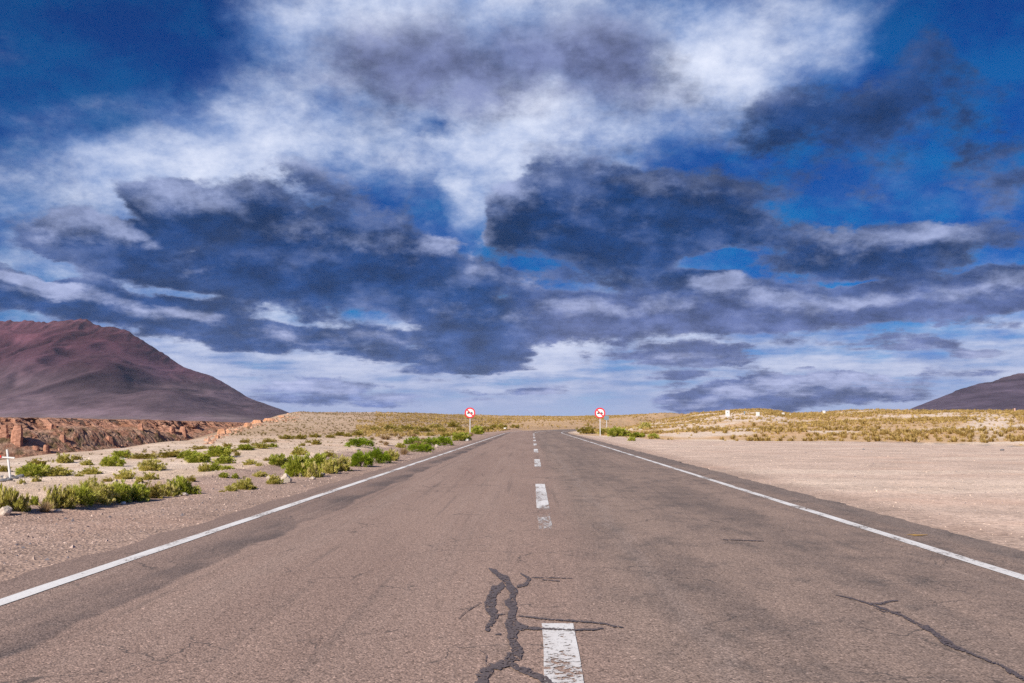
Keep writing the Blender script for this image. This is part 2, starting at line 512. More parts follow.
def terrain(x, y):
    x = np.asarray(x, float); y = np.asarray(y, float)
    yy = np.maximum(y, 1.0)
    a = np.clip(x / yy, -1.2, 1.2)
    e = np.interp(a, A_S, E_S); yc = np.interp(a, A_C, C_C); y0 = np.interp(a, A_0, C_0)
    zc = CAM_H + e * yc - CAM_H * (e < 1e-4)
    zc = np.where(e < 1e-4, 0.0, zc)
    t = np.clip((yy - y0) / (yc - y0), 0, 1)
    hill = zc * (t ** 1.25) * (1.0)
    hill = np.where(yy > yc, zc * (1 - 0.35 * sst(yy, yc * 1.05, yc * 3)), hill)
    far = sst(yy, 700, 1500)
    hill = hill * (1 - far) + 3.0 * far
    lat = x - road_x(y)
    cor = sst(np.abs(lat), 5.6, 16.0)
    cor2 = np.clip((lat + 5.4) / -2.0, 0, 1) * (y > 120)      # low cut bank outside the bend
    hill = hill * np.where(y > 420, 1.0, cor) + 0.55 * cor2 * sst(yy, 130, 190) * (1 - far)
    n = fbm(x * .045, y * .045, 4, 3) * 0.22 + fbm(x * .35, y * .35, 3, 12) * 0.045
    side = sst(np.abs(lat), 5.2, 9.0)
    lot = lot_mask(x, y)
    n = n * side * (1 - 0.9 * lot) * (0.25 + 0.75 * sst(yy, 15, 70))
    n += fbm(x * 1.3, y * 1.3, 3, 44) * 0.012 * sst(np.abs(lat), 3.9, 4.8)
    # the windrow of soil the grader left along the left shoulder
    berm = 0.13 * np.exp(-((lat + 6.9 + 0.35 * vnoise(y * .25, y * 0, 8)) / 0.55) ** 2) * (0.7 + 0.5 * vnoise(y * .8, y * 0, 5)) * (y < 130)
    z = hill + n + berm
    # low mounds in the sand on the left
    z += 0.30 * np.exp(-(((x + 10.5) / 3.2) ** 2 + ((y - 37) / 5.0) ** 2))
    # canyon
    ins = in_canyon(x, y)
    dN = poly_dist(x, y, NEAR_RIM); dF = poly_dist(x, y, FAR_RIM)
    farside = (~ins) & (dF < dN)
    z = np.where(farside, rim_z(x, y) - 0.25, z)
    drop = np.minimum(sst(dN, 0.0, 24.0), sst(dF, -0.5, 5.0))
    floor = -10.0 + fbm(x * .12, y * .12, 4, 21) * 0.9
    z = np.where(ins, z * (1 - drop) + floor * drop, z)
    # shoulder and bed under the asphalt
    bed = -0.02 - 0.10 * (1 - sst(np.abs(lat), 3.2, 3.75))
    edge = sst(np.abs(lat), 3.9, 4.9)
    k = (1 - sst(np.abs(lat), 4.0, 5.2)) * (y < 460)
    z = z * (1 - k) + bed * k
    return z


LOT_U = [(3.9, 100), (6.0, 86), (9.0, 70), (12, 63), (21, 61), (24, 45), (40, 34), (80, 26), (200, 22)]
LOT_X = np.array([p[0] for p in LOT_U]); LOT_Y = np.array([p[1] for p in LOT_U], float)


def lot_mask(x, y):
    yl = np.interp(x, LOT_X, LOT_Y)
    return (1 - sst(y - yl + 1.2 * vnoise(x * .4, y * .1, 71), -0.6, 0.8)) * sst(x, 3.6, 4.2)


def sand_noise(x, y):
    return fbm(x * .06, y * .045, 3, 91) + 0.5 * fbm(x * .22, y * .18, 2, 95)


def sand_patch(x, y):
    """bare pale sand, 0..1, where hardly anything grows"""
    s = sst(sand_noise(x, y), 0.18, 0.62)
    for (cu, cv, dist, rx, ry) in PATCHES:
        a = ax(cu)
        s = np.maximum(s, 1 - sst(np.hypot((x / np.maximum(y, 1) - a) * dist / rx, (y - dist) / ry) + 0.25 * fbm(x * .2, y * .2, 2, 5), 0.6, 1.05))
    return s


PATCHES = [(992, 419.5, 105, 3.2, 46), (745, 412.5, 172, 7, 14), (700, 432, 84, 5.5, 7), (670, 431, 105, 4.5, 8), (840, 414, 165, 4, 10)]


def ground_z(x, y):
    return float(terrain(np.array([x]), np.array([y]))[0])


def ground_hit(u, v, ymin=3.0, ymax=900.0):
    """where the view ray through a point of the photograph meets the terrain"""
    d = ray(u, v)
    ys = np.exp(np.linspace(math.log(ymin), math.log(ymax), 1500))
    xs = ys * d.x / d.y; zs = CAM_H + ys * d.z / d.y
    g = terrain(xs, ys)
    below = np.nonzero(zs <= g)[0]
    i = below[0] if len(below) else len(ys) - 1
    return Vector((xs[i], ys[i], g[i]))


def build_ground():
    def axis(lo_pos, first, k, maxv):
        out = [0.0]
        while out[-1] < maxv:
            out.append(out[-1] + max(first, k * out[-1]))
        return np.array(out)
    xp = axis(0, .22, .0155, 16000)
    xn = axis(0, .22, .0125, 16000)
    xs = np.concatenate([-xn[::-1][:-1], xp])
    yp = axis(0, .22, .0135, 19000)
    yn = axis(0, .5, .12, 3000)
    ys = np.concatenate([-yn[::-1][:-1], yp])
    X, Y = np.meshgrid(xs, ys)
    Z = terrain(X, Y)
    me = grid_mesh('ground', X, Y, Z)
    # true surface colours by zone
    x = X.ravel(); y = Y.ravel()
    lat = x - road_x(y)
    a = x / np.maximum(y, 1.0)
    sand = np.array([.68, .515, .385]); lot = np.array([.66, .50, .405]); sh = np.array([.46, .325, .262])
    brown = np.array([.46, .315, .195]); ochre = np.array([.64, .43, .25]); pale = np.array([.80, .645, .52]); talus = np.array([.27, .17, .115])
    c = np.tile(sand, (len(x), 1))

    def lay(m, col):
        m = np.clip(m, 0, 1)[:, None]
        c[:] = c * (1 - m) + col * m
    lay(sst(lat, 3, 5), ochre)
    hillm = sst(y, 62, 100) * (lat < 0) * sst(a, -.60, -.31)
    lay(hillm * (0.75 + .4 * fbm(x * .05, y * .03, 3, 55)), brown)
    lay(sst(a, -.075, -.03) * (y > 90) * 0.8, ochre)
    lay(sand_patch(x, y) * np.where(lat < 0, (1 - hillm) * .9, .9) * (y > 12), pale)
    lay(sst(sand_noise(x * 2.1, y * 2.1 + 40), -.2, .7) * (lat < -7) * (y < 70) * .55, pale)
    lay(lot_mask(x, y), lot)
    lay(sst(vnoise(x * .12, y * .5, 81) + .4 * vnoise(x * .5, y * 2, 82), 0.1, .8) * lot_mask(x, y) * .5, pale)
    shm = (1 - sst(lat, -3.8, -3.0)) * sst(lat, -7.1 + .3 * vnoise(y * .4, y * 0, 3), -6.5) * (y < 160)
    lay(shm, sh)
    lay((1 - sst(np.abs(np.abs(lat) - 4.3), .3, .9)) * .55, sh * .8)
    # strip of old grey asphalt at the far edge of the gravel
    yl = np.interp(x, LOT_X, LOT_Y)
    lay((1 - sst(np.abs(y - yl + .6), .2, .9)) * sst(x, 17, 21) * .75, np.array([.26, .24, .235]))
    lay((1 - sst(np.abs(y - yl - .2), .5, 1.6)) * (1 - sst(x, 11, 13)) * (x > 4.5), np.array([.68, .60, .52]))
    ins = in_canyon(X, Y).ravel()
    dN = poly_dist(x, y, NEAR_RIM); dF = poly_dist(x, y, FAR_RIM)
    lay((ins * sst(dN, 0, 4)).astype(float), talus)
    lay(((~ins) & (dF < dN)).astype(float), talus * 1.25)
    lay(sst(y, 500, 1500), brown * .8)
    set_col(me, 'zone', c)
    m, N, b = material('ground_soil', 0.95, 0.15)
    tc = N.new('ShaderNodeTexCoord').outputs['Object']
    at = N.new('ShaderNodeAttribute', attribute_name='zone').outputs['Color']
    n1 = N.noise(tc, 0.7, 6, 0.6); n2 = N.noise(tc, 9.0, 5, 0.65); n3 = N.voronoi(tc, 38.0, out='Color')
    v3 = N.sep(n3)[0]
    v4 = N.sep(N.voronoi(tc, 11.0, out='Color'))[1]
    f = N.math('MULTIPLY', N.map(n1, .3, .7, .86, 1.12), N.map(n2, .3, .7, .84, 1.14))
    f = N.math('MULTIPLY', f, N.map(v3, 0, 1, .80, 1.18, 'LINEAR'))
    f = N.math('MULTIPLY', f, N.map(v4, .86, .96, 1.0, .74))
    col = N.mix(1.0, at, N.comb(f, f, f), 'MULTIPLY')
    col = N.mix(N.map(N.noise(tc, .23, 4, .6), .5, .72, 0, .35), col, N.mix(1.0, at, (1.12, .93, .84), 'MULTIPLY'))
    x_, y_, z_ = N.sep(tc)
    wob = N.math('MULTIPLY', N.math('SUBTRACT', N.noise(tc, .12, 3, .5), .5), 1.6)
    for (cx, cy, rad, amt) in ((60, 4, 47, .30), (60, 4, 48.7, .30), (48, 80, 62.5, .24), (48, 80, 64.2, .24), (30, -60, 92, .2), (30, -60, 93.7, .2), (90, 40, 70, .25), (90, 40, 71.8, .25)):
        dd = N.math('ADD', N.vmath('LENGTH', N.comb(N.math('SUBTRACT', x_, cx), N.math('SUBTRACT', y_, cy), 0.0)), wob)
        m_ = N.math('MULTIPLY', N.map(N.math('ABSOLUTE', N.math('SUBTRACT', dd, rad)), .26, .08), N.map(n1, .4, .65, .2, amt))
        m_ = N.math('MULTIPLY', m_, N.map(x_, 4.2, 6.0))
        m_ = N.math('MULTIPLY', m_, N.map(y_, 66, 60))
        col = N.mix(m_, col, N.mix(1.0, col, (.66, .62, .60), 'MULTIPLY'))
    N.put(b.inputs['Base Color'], col)
    h = N.math('ADD', N.math('MULTIPLY', n2, 1.0), N.math('MULTIPLY', N.voronoi(tc, 30.0), .6))
    bump(N, b, h, .75, .03)
    me.materials.append(m)
    o = link('ground', me)
    tag(o, kind='structure')


# ================================================================== road
def road_strip(name, lat0, lat1, ys, z, jag0=0.0, jag1=0.0, seed=1, nx=2):
    """a strip that follows the road between two lateral offsets"""
    ys = np.asarray(ys, float)
    xc = road_x(ys)
    dx = np.gradient(xc, ys)
    nrm = np.hypot(dx, 1)
    l0 = np.interp(ys, ys, np.full(len(ys), lat0, float)) + jag0 * fbm(ys * 1.7, ys * 0, 4, seed)
    l1 = np.full(len(ys), lat1, float) + jag1 * fbm(ys * 1.7, ys * 0, 4, seed + 7)
    T = np.linspace(0, 1, nx)[None, :]
    L = l0[:, None] * (1 - T) + l1[:, None] * T
    X = xc[:, None] + L / nrm[:, None]
    Y = ys[:, None] - L * (dx / nrm)[:, None]
    Z = np.full(X.shape, z)
    return grid_mesh(name, X, Y, Z)


def build_road():
    ys = np.concatenate([np.arange(-60, 0, .5), np.arange(0, 40, .06), np.arange(40, 130, .4), np.arange(130, 440, 1.5)])
    me = road_strip('road', -3.95, 4.25, ys, 0.0, .05, .07, 3, 12)
    m, N, b = material('old_asphalt', 0.85, 0.25)
    tc = N.new('ShaderNodeTexCoord').outputs['Object']
    x, y, z = N.sep(tc)
    st = N.vmath('MULTIPLY', tc, (1.0, .13, 1.0))
    big = N.noise(st, .9, 5, .6)
    mid = N.noise(N.vmath('MULTIPLY', tc, (1.0, .55, 1.0)), 2.6, 7, .68)
    fine = N.noise(tc, 26.0, 4, .7)
    left_c = N.mix(N.map(big, .35, .68), (.400, .280, .228), (.335, .232, .190))
    right_c = N.mix(N.map(N.math('ADD', big, N.math('MULTIPLY', mid, .8)), .72, 1.12), (.355, .258, .210), (.225, .170, .145))
    w = N.math('MULTIPLY', N.noise(st, 1.4, 3, .5), .8)
    col = N.mix(N.map(N.math('ADD', x, w), .55, 1.15), left_c, right_c)
    # dark seam and stains in the left wheel track
    xs = N.math('ADD', x, N.math('MULTIPLY', N.math('SUBTRACT', N.noise(N.vmath('MULTIPLY', tc, (0, 1, 0)), .45, 4, .6), .5), .55))
    band = N.math('MULTIPLY', N.map(xs, -2.52, -2.60), N.map(xs, -3.25, -2.75))
    band = N.math('MULTIPLY', band, N.map(N.noise(N.vmath('MULTIPLY', tc, (1, .28, 1)), 1.3, 5, .6), .34, .58, .25, 1.0))
    col = N.mix(N.math('MULTIPLY', band, .80), col, (.115, .095, .092))
    # darker outer edge
    oute = N.math('MULTIPLY', N.map(xs, -2.6, -3.5), .35)
    col = N.mix(oute, col, (.22, .165, .145))
    col = N.mix(N.map(x, 3.95, 4.15, 0, .5), col, (.20, .165, .15))
    # polished pale wheel path on the right
    pth = N.math('MULTIPLY', N.map(N.math('ABSOLUTE', N.math('SUBTRACT', xs, .92)), .11, .03), N.map(fine, .3, .6, .1, .5))
    col = N.mix(pth, col, (.36, .275, .235))
    for cx_, amt in ((-2.15, .40), (-.75, .30), (2.45, .30)):
        tr_ = N.math('MULTIPLY', N.map(N.math('ABSOLUTE', N.math('SUBTRACT', xs, cx_)), .42, .12), N.map(N.noise(N.vmath('MULTIPLY', tc, (2.5, .06, 1)), 2.0, 4, .6), .35, .65, 0, amt))
        col = N.mix(tr_, col, (.43, .315, .262) if cx_ != 2.45 else (.17, .135, .12))
    fl = N.noise(N.vmath('MULTIPLY', tc, (6.0, .10, 1)), 1.0, 5, .65)
    col = N.mix(N.map(fl, .54, .70, 0, .42), col, (.165, .130, .115))
    col = N.mix(N.map(fl, .44, .30, 0, .30), col, (.44, .33, .275))
    # blotches worn to the black binder
    bl = N.math('MULTIPLY', N.map(mid, .53, .68), N.map(N.math('ADD', x, w), -.4, 1.2, .10, .38))
    col = N.mix(bl, col, (.135, .115, .105))
    # aggregate
    v = N.sep(N.voronoi(tc, 95.0, out='Color'))
    g = N.map(v[0], 0, 1, .80, 1.18, 'LINEAR')
    g = N.math('MULTIPLY', g, N.map(v[1], .90, .97, 1.0, 1.55))
    g = N.math('MULTIPLY', g, N.map(v[2], .86, .95, 1.0, .50))
    g = N.math('MULTIPLY', g, N.map(fine, .3, .7, .86, 1.14))
    g = N.math('MULTIPLY', g, N.map(N.voronoi(tc, 95.0), .35, .75, 1.05, .72))
    col = N.mix(1.0, col, N.comb(g, g, g), 'MULTIPLY')
    # hairline cracks
    cr = N.voronoi(N.vmath('ADD', tc, N.vmath('MULTIPLY', N.noise(tc, 4.0, 4, .6, out=1), (.35, .35, 0))), 1.6, 'DISTANCE_TO_EDGE')
    cm = N.math('MULTIPLY', N.map(cr, .014, .004), N.map(N.noise(tc, .8, 2, .5), .50, .60, 0, .80))
    col = N.mix(cm, col, (.09, .075, .07))
    N.put(b.inputs['Base Color'], col)
    h = N.math('ADD', N.math('MULTIPLY', N.voronoi(tc, 95.0), -.5), N.math('MULTIPLY', fine, .4))
    bump(N, b, h, .8, .008)
    road = link('road', me, m)
    tag(road, kind='structure')

    # worn white paint: the asphalt shows through where it has gone
    def paint(name, wear):
        pm, N, b = material(name, .7, .3)
        tc = N.new('ShaderNodeTexCoord').outputs['Object']
        n = N.noise(tc, 22.0, 6, .75); n2 = N.noise(N.vmath('MULTIPLY', tc, (1, .3, 1)), 2.2, 4, .6)
        c = N.mix(N.map(n2, .35, .7), (.80, .79, .78), (.62, .58, .56))
        vv = N.sep(N.voronoi(tc, 95.0, out='Color'))[0]
        c = N.mix(N.map(vv, .0, .25, .35, 0), c, (.42, .36, .34))
        N.put(b.inputs['Base Color'], c)
        tr = N.new('ShaderNodeBsdfTransparent')
        mx = N.new('ShaderNodeMixShader')
        hole = N.map(N.math('ADD', n, N.math('MULTIPLY', N.math('SUBTRACT', n2, .5), .9)), wear, wear + .035)
        if name == 'dash_paint':
            yy = N.sep(tc)[1]
        N.put(mx.inputs[0], hole)
        pm.node_tree.links.new(b.outputs[0], mx.inputs[1])
        pm.node_tree.links.new(tr.outputs[0], mx.inputs[2])
        out = [q for q in pm.node_tree.nodes if q.type == 'OUTPUT_MATERIAL'][0]
        pm.node_tree.links.new(mx.outputs[0], out.inputs[0])
        return pm
    edge_p = paint('edge_paint', .572); dash_p = paint('dash_paint', .56)
    ys2 = np.concatenate([np.arange(-50, 40, .25), np.arange(40, 300, 1.5)])
    for l0 in (-3.57, 3.40):
        e = link('edge_line', road_strip('edge_line', l0, l0 + .128, ys2, .004, .006, .006, 5, 2), edge_p, road)
    k = -3
    while True:
        far = 5.28 + 12.05 * k
        near = far - (5.0 if k else 5.0)
        if far > 118: break
        lo = np.linspace(near, far, 30)
        l0 = -.0875
        link('centre_dash', road_strip('centre_dash', l0, l0 + .175, lo, .004, .003, .003, 9, 2), dash_p, road)
        if k == 1:
            link('centre_dash', road_strip('centre_dash', l0 + .01, l0 + .165, np.linspace(near - 2.4, near - .02, 20), .004, .01, .01, 9, 2), paint('faint_paint', .475), road)
        k += 1
    link('centre_line', road_strip('centre_line', -.07, .09, np.arange(119, 300, 1.5), .004), edge_p, road)

    # tar sealed cracks: outlines measured on the ground
    tm, N, b = material('tar', .55, .4)
    tc = N.new('ShaderNodeTexCoord').outputs['Object']
    tn = N.noise(tc, 60, 4, .7)
    N.put(b.inputs['Base Color'], N.mix(N.map(tn, .35, .7), (.100, .078, .074), (.165, .128, .116)))
    bump(N, b, tn, .4, .004)
    gv = N.sep(N.voronoi(tc, 95.0, out='Color'))
    tr = N.new('ShaderNodeBsdfTransparent'); mx = N.new('ShaderNodeMixShader')
    N.put(mx.inputs[0], N.map(N.math('ADD', gv[0], N.math('MULTIPLY', N.noise(tc, 7.0, 3, .6), .5)), 1.05, 1.12))
    tm.node_tree.links.new(b.outputs[0], mx.inputs[1]); tm.node_tree.links.new(tr.outputs[0], mx.inputs[2])
    out_ = [q for q in tm.node_tree.nodes if q.type == 'OUTPUT_MATERIAL'][0]
    tm.node_tree.links.new(mx.outputs[0], out_.inputs[0])

    def to_ground(u, v, z):
        d = ray(u, v); t = (z - CAM_H) / d.z
        return Vector((d.x * t, d.y * t, z))

    def crack(pts, ox, oy, s, zlev, seed):
        # pts: (zx, zy, full width) in the enlarged crop
        P = [(ox + px * s, oy + py * s, max(w * s * (.7 if s > .3 else .92), .35)) for px, py, w in pts]
        dense = []
        for (a, bb) in zip(P[:-1], P[1:]):
            n = max(2, int(math.hypot(bb[0] - a[0], bb[1] - a[1]) / .9))
            for i in range(n):
                t = i / n
                dense.append(tuple(a[j] * (1 - t) + bb[j] * t for j in range(3)))
        dense.append(P[-1])
        bm = bmesh.new(); prev = None
        for i, (u, v, w) in enumerate(dense):
            p0 = dense[max(i - 1, 0)]; p1 = dense[min(i + 1, len(dense) - 1)]
            tx, ty = p1[0] - p0[0], p1[1] - p0[1]; L = math.hypot(tx, ty) or 1
            nx_, ny_ = -ty / L, tx / L
            ja = .46 + .05 * random.uniform(-1, 1) + .22 * float(fbm(np.array([i * .14]), np.array([seed * 3.1]), 3, seed)[0])
            jb = .46 + .05 * random.uniform(-1, 1) + .22 * float(fbm(np.array([i * .14]), np.array([seed * 7.7 + 40]), 3, seed)[0])
            zl = zlev + 1.2e-5 * i
            c0 = bm.verts.new(to_ground(u + nx_ * w * ja, v + ny_ * w * ja, zl))
            c1 = bm.verts.new(to_ground(u - nx_ * w * jb, v - ny_ * w * jb, zl))
            if prev: bm.faces.new((prev[0], prev[1], c1, c0))
            prev = (c0, c1)
        bmesh.ops.recalc_face_normals(bm, faces=bm.faces)
        if bm.faces and sum(f.normal.z for f in bm.faces) < 0: bmesh.ops.reverse_faces(bm, faces=bm.faces)
        me = bpy.data.meshes.new('tar_seam'); bm.to_mesh(me); bm.free()
        link('tar_seam', me, tm, road)

    C1 = [
        [(270, 110, 5), (310, 135, 28), (345, 165, 34), (368, 200, 40), (360, 245, 44), (360, 300, 40), (358, 345, 52), (368, 400, 44), (390, 440, 46), (345, 475, 42), (300, 495, 36), (255, 520, 52), (235, 570, 62), (225, 640, 50)],
        [(330, 172, 26), (292, 195, 44), (280, 240, 42), (276, 270, 44), (296, 298, 34), (278, 325, 24), (262, 358, 18)],
        [(345, 482, 18), (390, 505, 24), (440, 522, 30), (490, 548, 36), (560, 600, 30)],
        [(388, 298, 5), (440, 303, 7), (500, 310, 8), (600, 317, 9), (690, 324, 9), (730, 328, 6), (760, 338, 11), (800, 342, 3)],
        [(375, 338, 34), (410, 343, 26), (450, 348, 14), (500, 350, 8), (600, 352, 8), (680, 351, 9), (720, 346, 5)],
        [(395, 130, 5), (430, 152, 20), (415, 172, 16), (380, 182, 12)],
        [(440, 147, 3), (520, 148, 4), (600, 150, 2)],
        [(285, 296, 5), (335, 289, 6)],
        [(230, 430, 2), (262, 450, 5), (256, 490, 3)],
        [(150, 310, 2), (180, 282, 4), (240, 245, 2)],
        [(295, 371, 5), (318, 369, 8)],
        [(480, 155, 2), (550, 161, 5)],
    ]
    for i, c in enumerate(C1): crack(c, 420, 540, .2539, .0045 + .00025 * (i % 5), i + 1)
    C2 = [
        [(520, 306, 2), (560, 314, 6), (600, 325, 7), (650, 343, 8), (700, 362, 9), (740, 382, 13), (780, 402, 19), (815, 430, 20), (860, 453, 10), (910, 473, 8), (960, 492, 9), (1000, 516, 18), (1060, 548, 12)],
        [(615, 328, 3), (640, 330, 9), (665, 323, 10), (688, 321, 3)],
        [(215, 158, 1), (270, 160, 4), (330, 162, 2)],
        [(700, 352, 2), (650, 350, 5), (620, 338, 2)],
    ]
    for i, c in enumerate(C2): crack(c, 640, 480, .375, .0045 + .0003 * i, i + 30)
    # small yellow splash of road paint on the right shoulder
    ym, N, b = material('yellow_paint', .7); b.inputs['Base Color'].default_value = (.50, .30, .08, 1)
    c0 = to_ground(917, 534.8, .006)
    bm = bmesh.new(); vs = []
    for i in range(16):
        t = i / 16 * 2 * math.pi; rr = 1 + .35 * math.sin(3 * t + 1) + .2 * math.sin(5 * t)
        vs.append(bm.verts.new(c0 + Vector((.085 * rr * math.cos(t), .05 * rr * math.sin(t), 0))))
    bm.faces.new(vs); me = bpy.data.meshes.new('paint_splash'); bm.to_mesh(me); bm.free()
    link('paint_splash', me, ym, road)


# ================================================================== canyon wall, mountains
def build_canyon():
    P = FAR_RIM
    seg = np.hypot(*(P[1:] - P[:-1]).T); S = np.concatenate([[0], np.cumsum(seg)])
    s = np.arange(40, S[-1] - 20, .32)
    # rounded buttresses: the rim meanders
    px = np.interp(s, S, P[:, 0]); py = np.interp(s, S, P[:, 1])
    k = 25; ker = np.ones(k) / k
    px = np.convolve(np.pad(px, k // 2, 'edge'), ker, 'valid'); py = np.convolve(np.pad(py, k // 2, 'edge'), ker, 'valid')
    tx = np.gradient(px); ty = np.gradient(py); L = np.hypot(tx, ty)
    nx_, ny_ = ty / L, -tx / L                                       # into the canyon
    prof = np.array([(-6, 0.0), (-2, .0), (-.3, -.02), (.4, -.7), (1.1, -1.8), (1.8, -3.0), (2.8, -4.1), (4.4, -5.0), (10, -6.9), (22, -10.2), (32, -12.5)])
    t = np.concatenate([np.linspace(0, 2, 8), np.linspace(2.05, 7, 52), np.linspace(7.1, 10, 44)])
    pd = np.interp(t, np.arange(len(prof)), prof[:, 0]); pz = np.interp(t, np.arange(len(prof)), prof[:, 1])
    SS, TT = np.meshgrid(s, t); D = np.interp(TT, t, pd); Zr = np.interp(TT, t, pz)
    zrim = rim_z(px, py)[None, :]
    cliff = sst(TT, 2.0, 3.0) * (1 - sst(TT, 6.6, 8.2))
    tal = sst(TT, 6.3, 7.5)
    # how tall the bare rock stands differs along the wall
    tall = (.55 + .6 * fbm(s * .045, s * 0, 3, 4))[None, :]
    Zr = np.where(TT < 7, Zr * np.clip(tall, .35, 1.25), Zr)
    Zr = np.where(TT >= 7, Zr * (np.clip(tall, .35, 1.25) * (1 - sst(TT, 7, 8.6)) + sst(TT, 7, 8.6)), Zr)
    v1, e1 = cells(SS * .26, Zr * .12 + 3, 2); v2, e2 = cells(SS * .75 + 9, Zr * .42, 6); v3, e3 = cells(SS * 1.35, Zr * 1.2, 8)
    blk = (v1 - .4) * 1.5 + (v2 - .5) * 1.25 + (v3 - .5) * .7 - .5 * (1 - sst(e1, 0, .12)) - .25 * (1 - sst(e2, 0, .15))
    D = D + cliff * blk * .85 + 1.3 * fbm(SS * .05, SS * 0, 3, 9) * (1 - .6 * tal)
    rub, _ = cells(SS * .9, D * .9, 12); rub2, _ = cells(SS * 2.2, D * 2.2, 13)
    Z = zrim + Zr + tal * (.6 * np.clip(rub - .75, 0, 1) + .16 * (rub2 - .5) + .22 * fbm(SS * .1, D * .1, 3, 2)) + .10 * fbm(SS * .8, D * .8, 2, 17)
    X = px[None, :] + nx_[None, :] * D; Y = py[None, :] + ny_[None, :] * D
    me = grid_mesh('cliff', X, Y, Z, flip=True)
    me.polygons.foreach_set('use_smooth', np.zeros(len(me.polygons), bool))
    rock = np.array([.41, .195, .125]); rock2 = np.array([.56, .31, .215]); tcol = np.array([.42, .265, .19]); olive = np.array([.12, .10, .045]); top = np.array([.36, .21, .14])
    f1 = np.clip(v2, 0, 1)[..., None]
    c = rock * (1 - f1) + rock2 * f1
    c = c * (1 - tal[..., None]) + (tcol * (1 - .8 * sst(rub, .6, .7)[..., None]) + rock * .9 * (.8 * sst(rub, .6, .7)[..., None])) * tal[..., None]
    g = (sst(fbm(SS * .9, D * .9, 2, 61), .34, .55) * .7 * (.35 + .65 * tal))[..., None]
    c = c * (1 - g) + olive * g
    tp = (1 - sst(TT, 1.6, 2.4))[..., None]
    c = c * (1 - tp) + top * tp
    set_col(me, 'zone', c.reshape(-1, 3))
    m, N, b = material('red_rock', .95, .15)
    tc = N.new('ShaderNodeTexCoord').outputs['Object']
    at = N.new('ShaderNodeAttribute', attribute_name='zone').outputs['Color']
    n1 = N.noise(tc, .6, 7, .7); n2 = N.noise(N.vmath('MULTIPLY', tc, (1, 1, 3)), 1.8, 5, .7)
    f = N.math('MULTIPLY', N.map(n1, .3, .7, .65, 1.3), N.map(n2, .3, .7, .75, 1.25))
    N.put(b.inputs['Base Color'], N.mix(1.0, at, N.comb(f, f, f), 'MULTIPLY'))
    bump(N, b, N.math('ADD', n1, n2), .9, .5)
    o = link('cliff', me, m)
    global CLIFF_V
    CLIFF_V = np.stack([X, Y, Z], -1).reshape(-1, 3)[(TT > 1.9).ravel()]
    tag(o, kind='structure')
    return m


def mountain(name, crest, dist, front, back, cols, seed, lobes=()):
    """a real massif: crest line by direction at the given distance, front and back flanks with gullies"""
    A = np.array([ray(u, v).x / ray(u, v).y for u, v in crest]); E = np.array([max(slope(u, v), 0.0) for u, v in crest])
    a = np.linspace(A[0], A[-1], 520)
    e = np.interp(a, A, E)
    k = 5; e = np.convolve(np.pad(e, k // 2, 'edge'), np.ones(k) / k, 'valid')
    t = np.concatenate([-np.linspace(1, 0, 130)[:-1], np.linspace(0, 1, 40)])
    AA, T = np.meshgrid(a, t)
    crestz = CAM_H + np.tile(e, (len(t), 1)) * dist
    Yd = dist + np.where(T < 0, T * front, T * back)
    Xd = AA * dist * (1 + (Yd / dist - 1) * .55)                     # flanks run nearly parallel
    depth = np.abs(T)
    H = crestz * (1 - depth) ** 1.35
    gx = Xd / 900.0; gy = Yd / 2600.0
    wx = fbm(gx * 1.1, gy * 2, 3, seed + 3) * .55
    r = 1 - np.abs(fbm(gx * 1.7 + wx, gy * 1.2 + wx, 5, seed, .55))
    r2 = 1 - np.abs(fbm(gx * 6 + wx * 3, gy * 3, 4, seed + 20, .5))
    amp = np.clip(H, 0, None) * (depth * (1 - depth)) ** .6
    H2 = H + amp * (.38 * (r - .75) + .06 * (r2 - .7))
    for (lu, lv, wx_, ld, hh) in lobes:
        la = ray(lu, lv).x / ray(lu, lv).y
        q = np.exp(-((AA - la) / wx_) ** 2 - ((depth - ld) / .16) ** 2)
        H2 = H2 + hh * q
    H2 = H2 + crestz * .012 * fbm(AA * 160, T * 6, 3, seed + 50) * (depth < .08)
    Z = H2 - 6.0
    me = grid_mesh(name, Xd, Yd, Z)
    hn = np.clip(H2 / max(crestz.max(), 1), 0, 1)
    c = np.zeros(Xd.shape + (3,))
    hs = [q[0] for q in cols]
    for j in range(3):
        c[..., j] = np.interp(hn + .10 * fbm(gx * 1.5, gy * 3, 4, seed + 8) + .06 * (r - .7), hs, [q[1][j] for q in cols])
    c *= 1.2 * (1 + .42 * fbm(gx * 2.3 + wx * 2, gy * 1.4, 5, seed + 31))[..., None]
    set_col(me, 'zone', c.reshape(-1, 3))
    m, N, b = material(name + '_slope', 1.0, .05)
    at = N.new('ShaderNodeAttribute', attribute_name='zone').outputs['Color']
    tc = N.new('ShaderNodeTexCoord').outputs['Object']
    n1 = N.noise(N.vmath('MULTIPLY', tc, (.004, .0012, .004)), 1.0, 8, .65)
    n3 = N.noise(N.vmath('MULTIPLY', tc, (.022, .006, .022)), 1.0, 7, .7)
    f = N.math('MULTIPLY', N.map(n1, .3, .7, .70, 1.30), N.map(n3, .3, .7, .86, 1.14))
    bump(N, b, N.math('ADD', n1, N.math('MULTIPLY', n3, .5)), 0.8, 16.0)
    N.put(b.inputs['Base Color'], N.mix(1.0, at, N.comb(f, f, f), 'MULTIPLY'))
    o = link(name, me, m)
    tag(o, kind='structure')


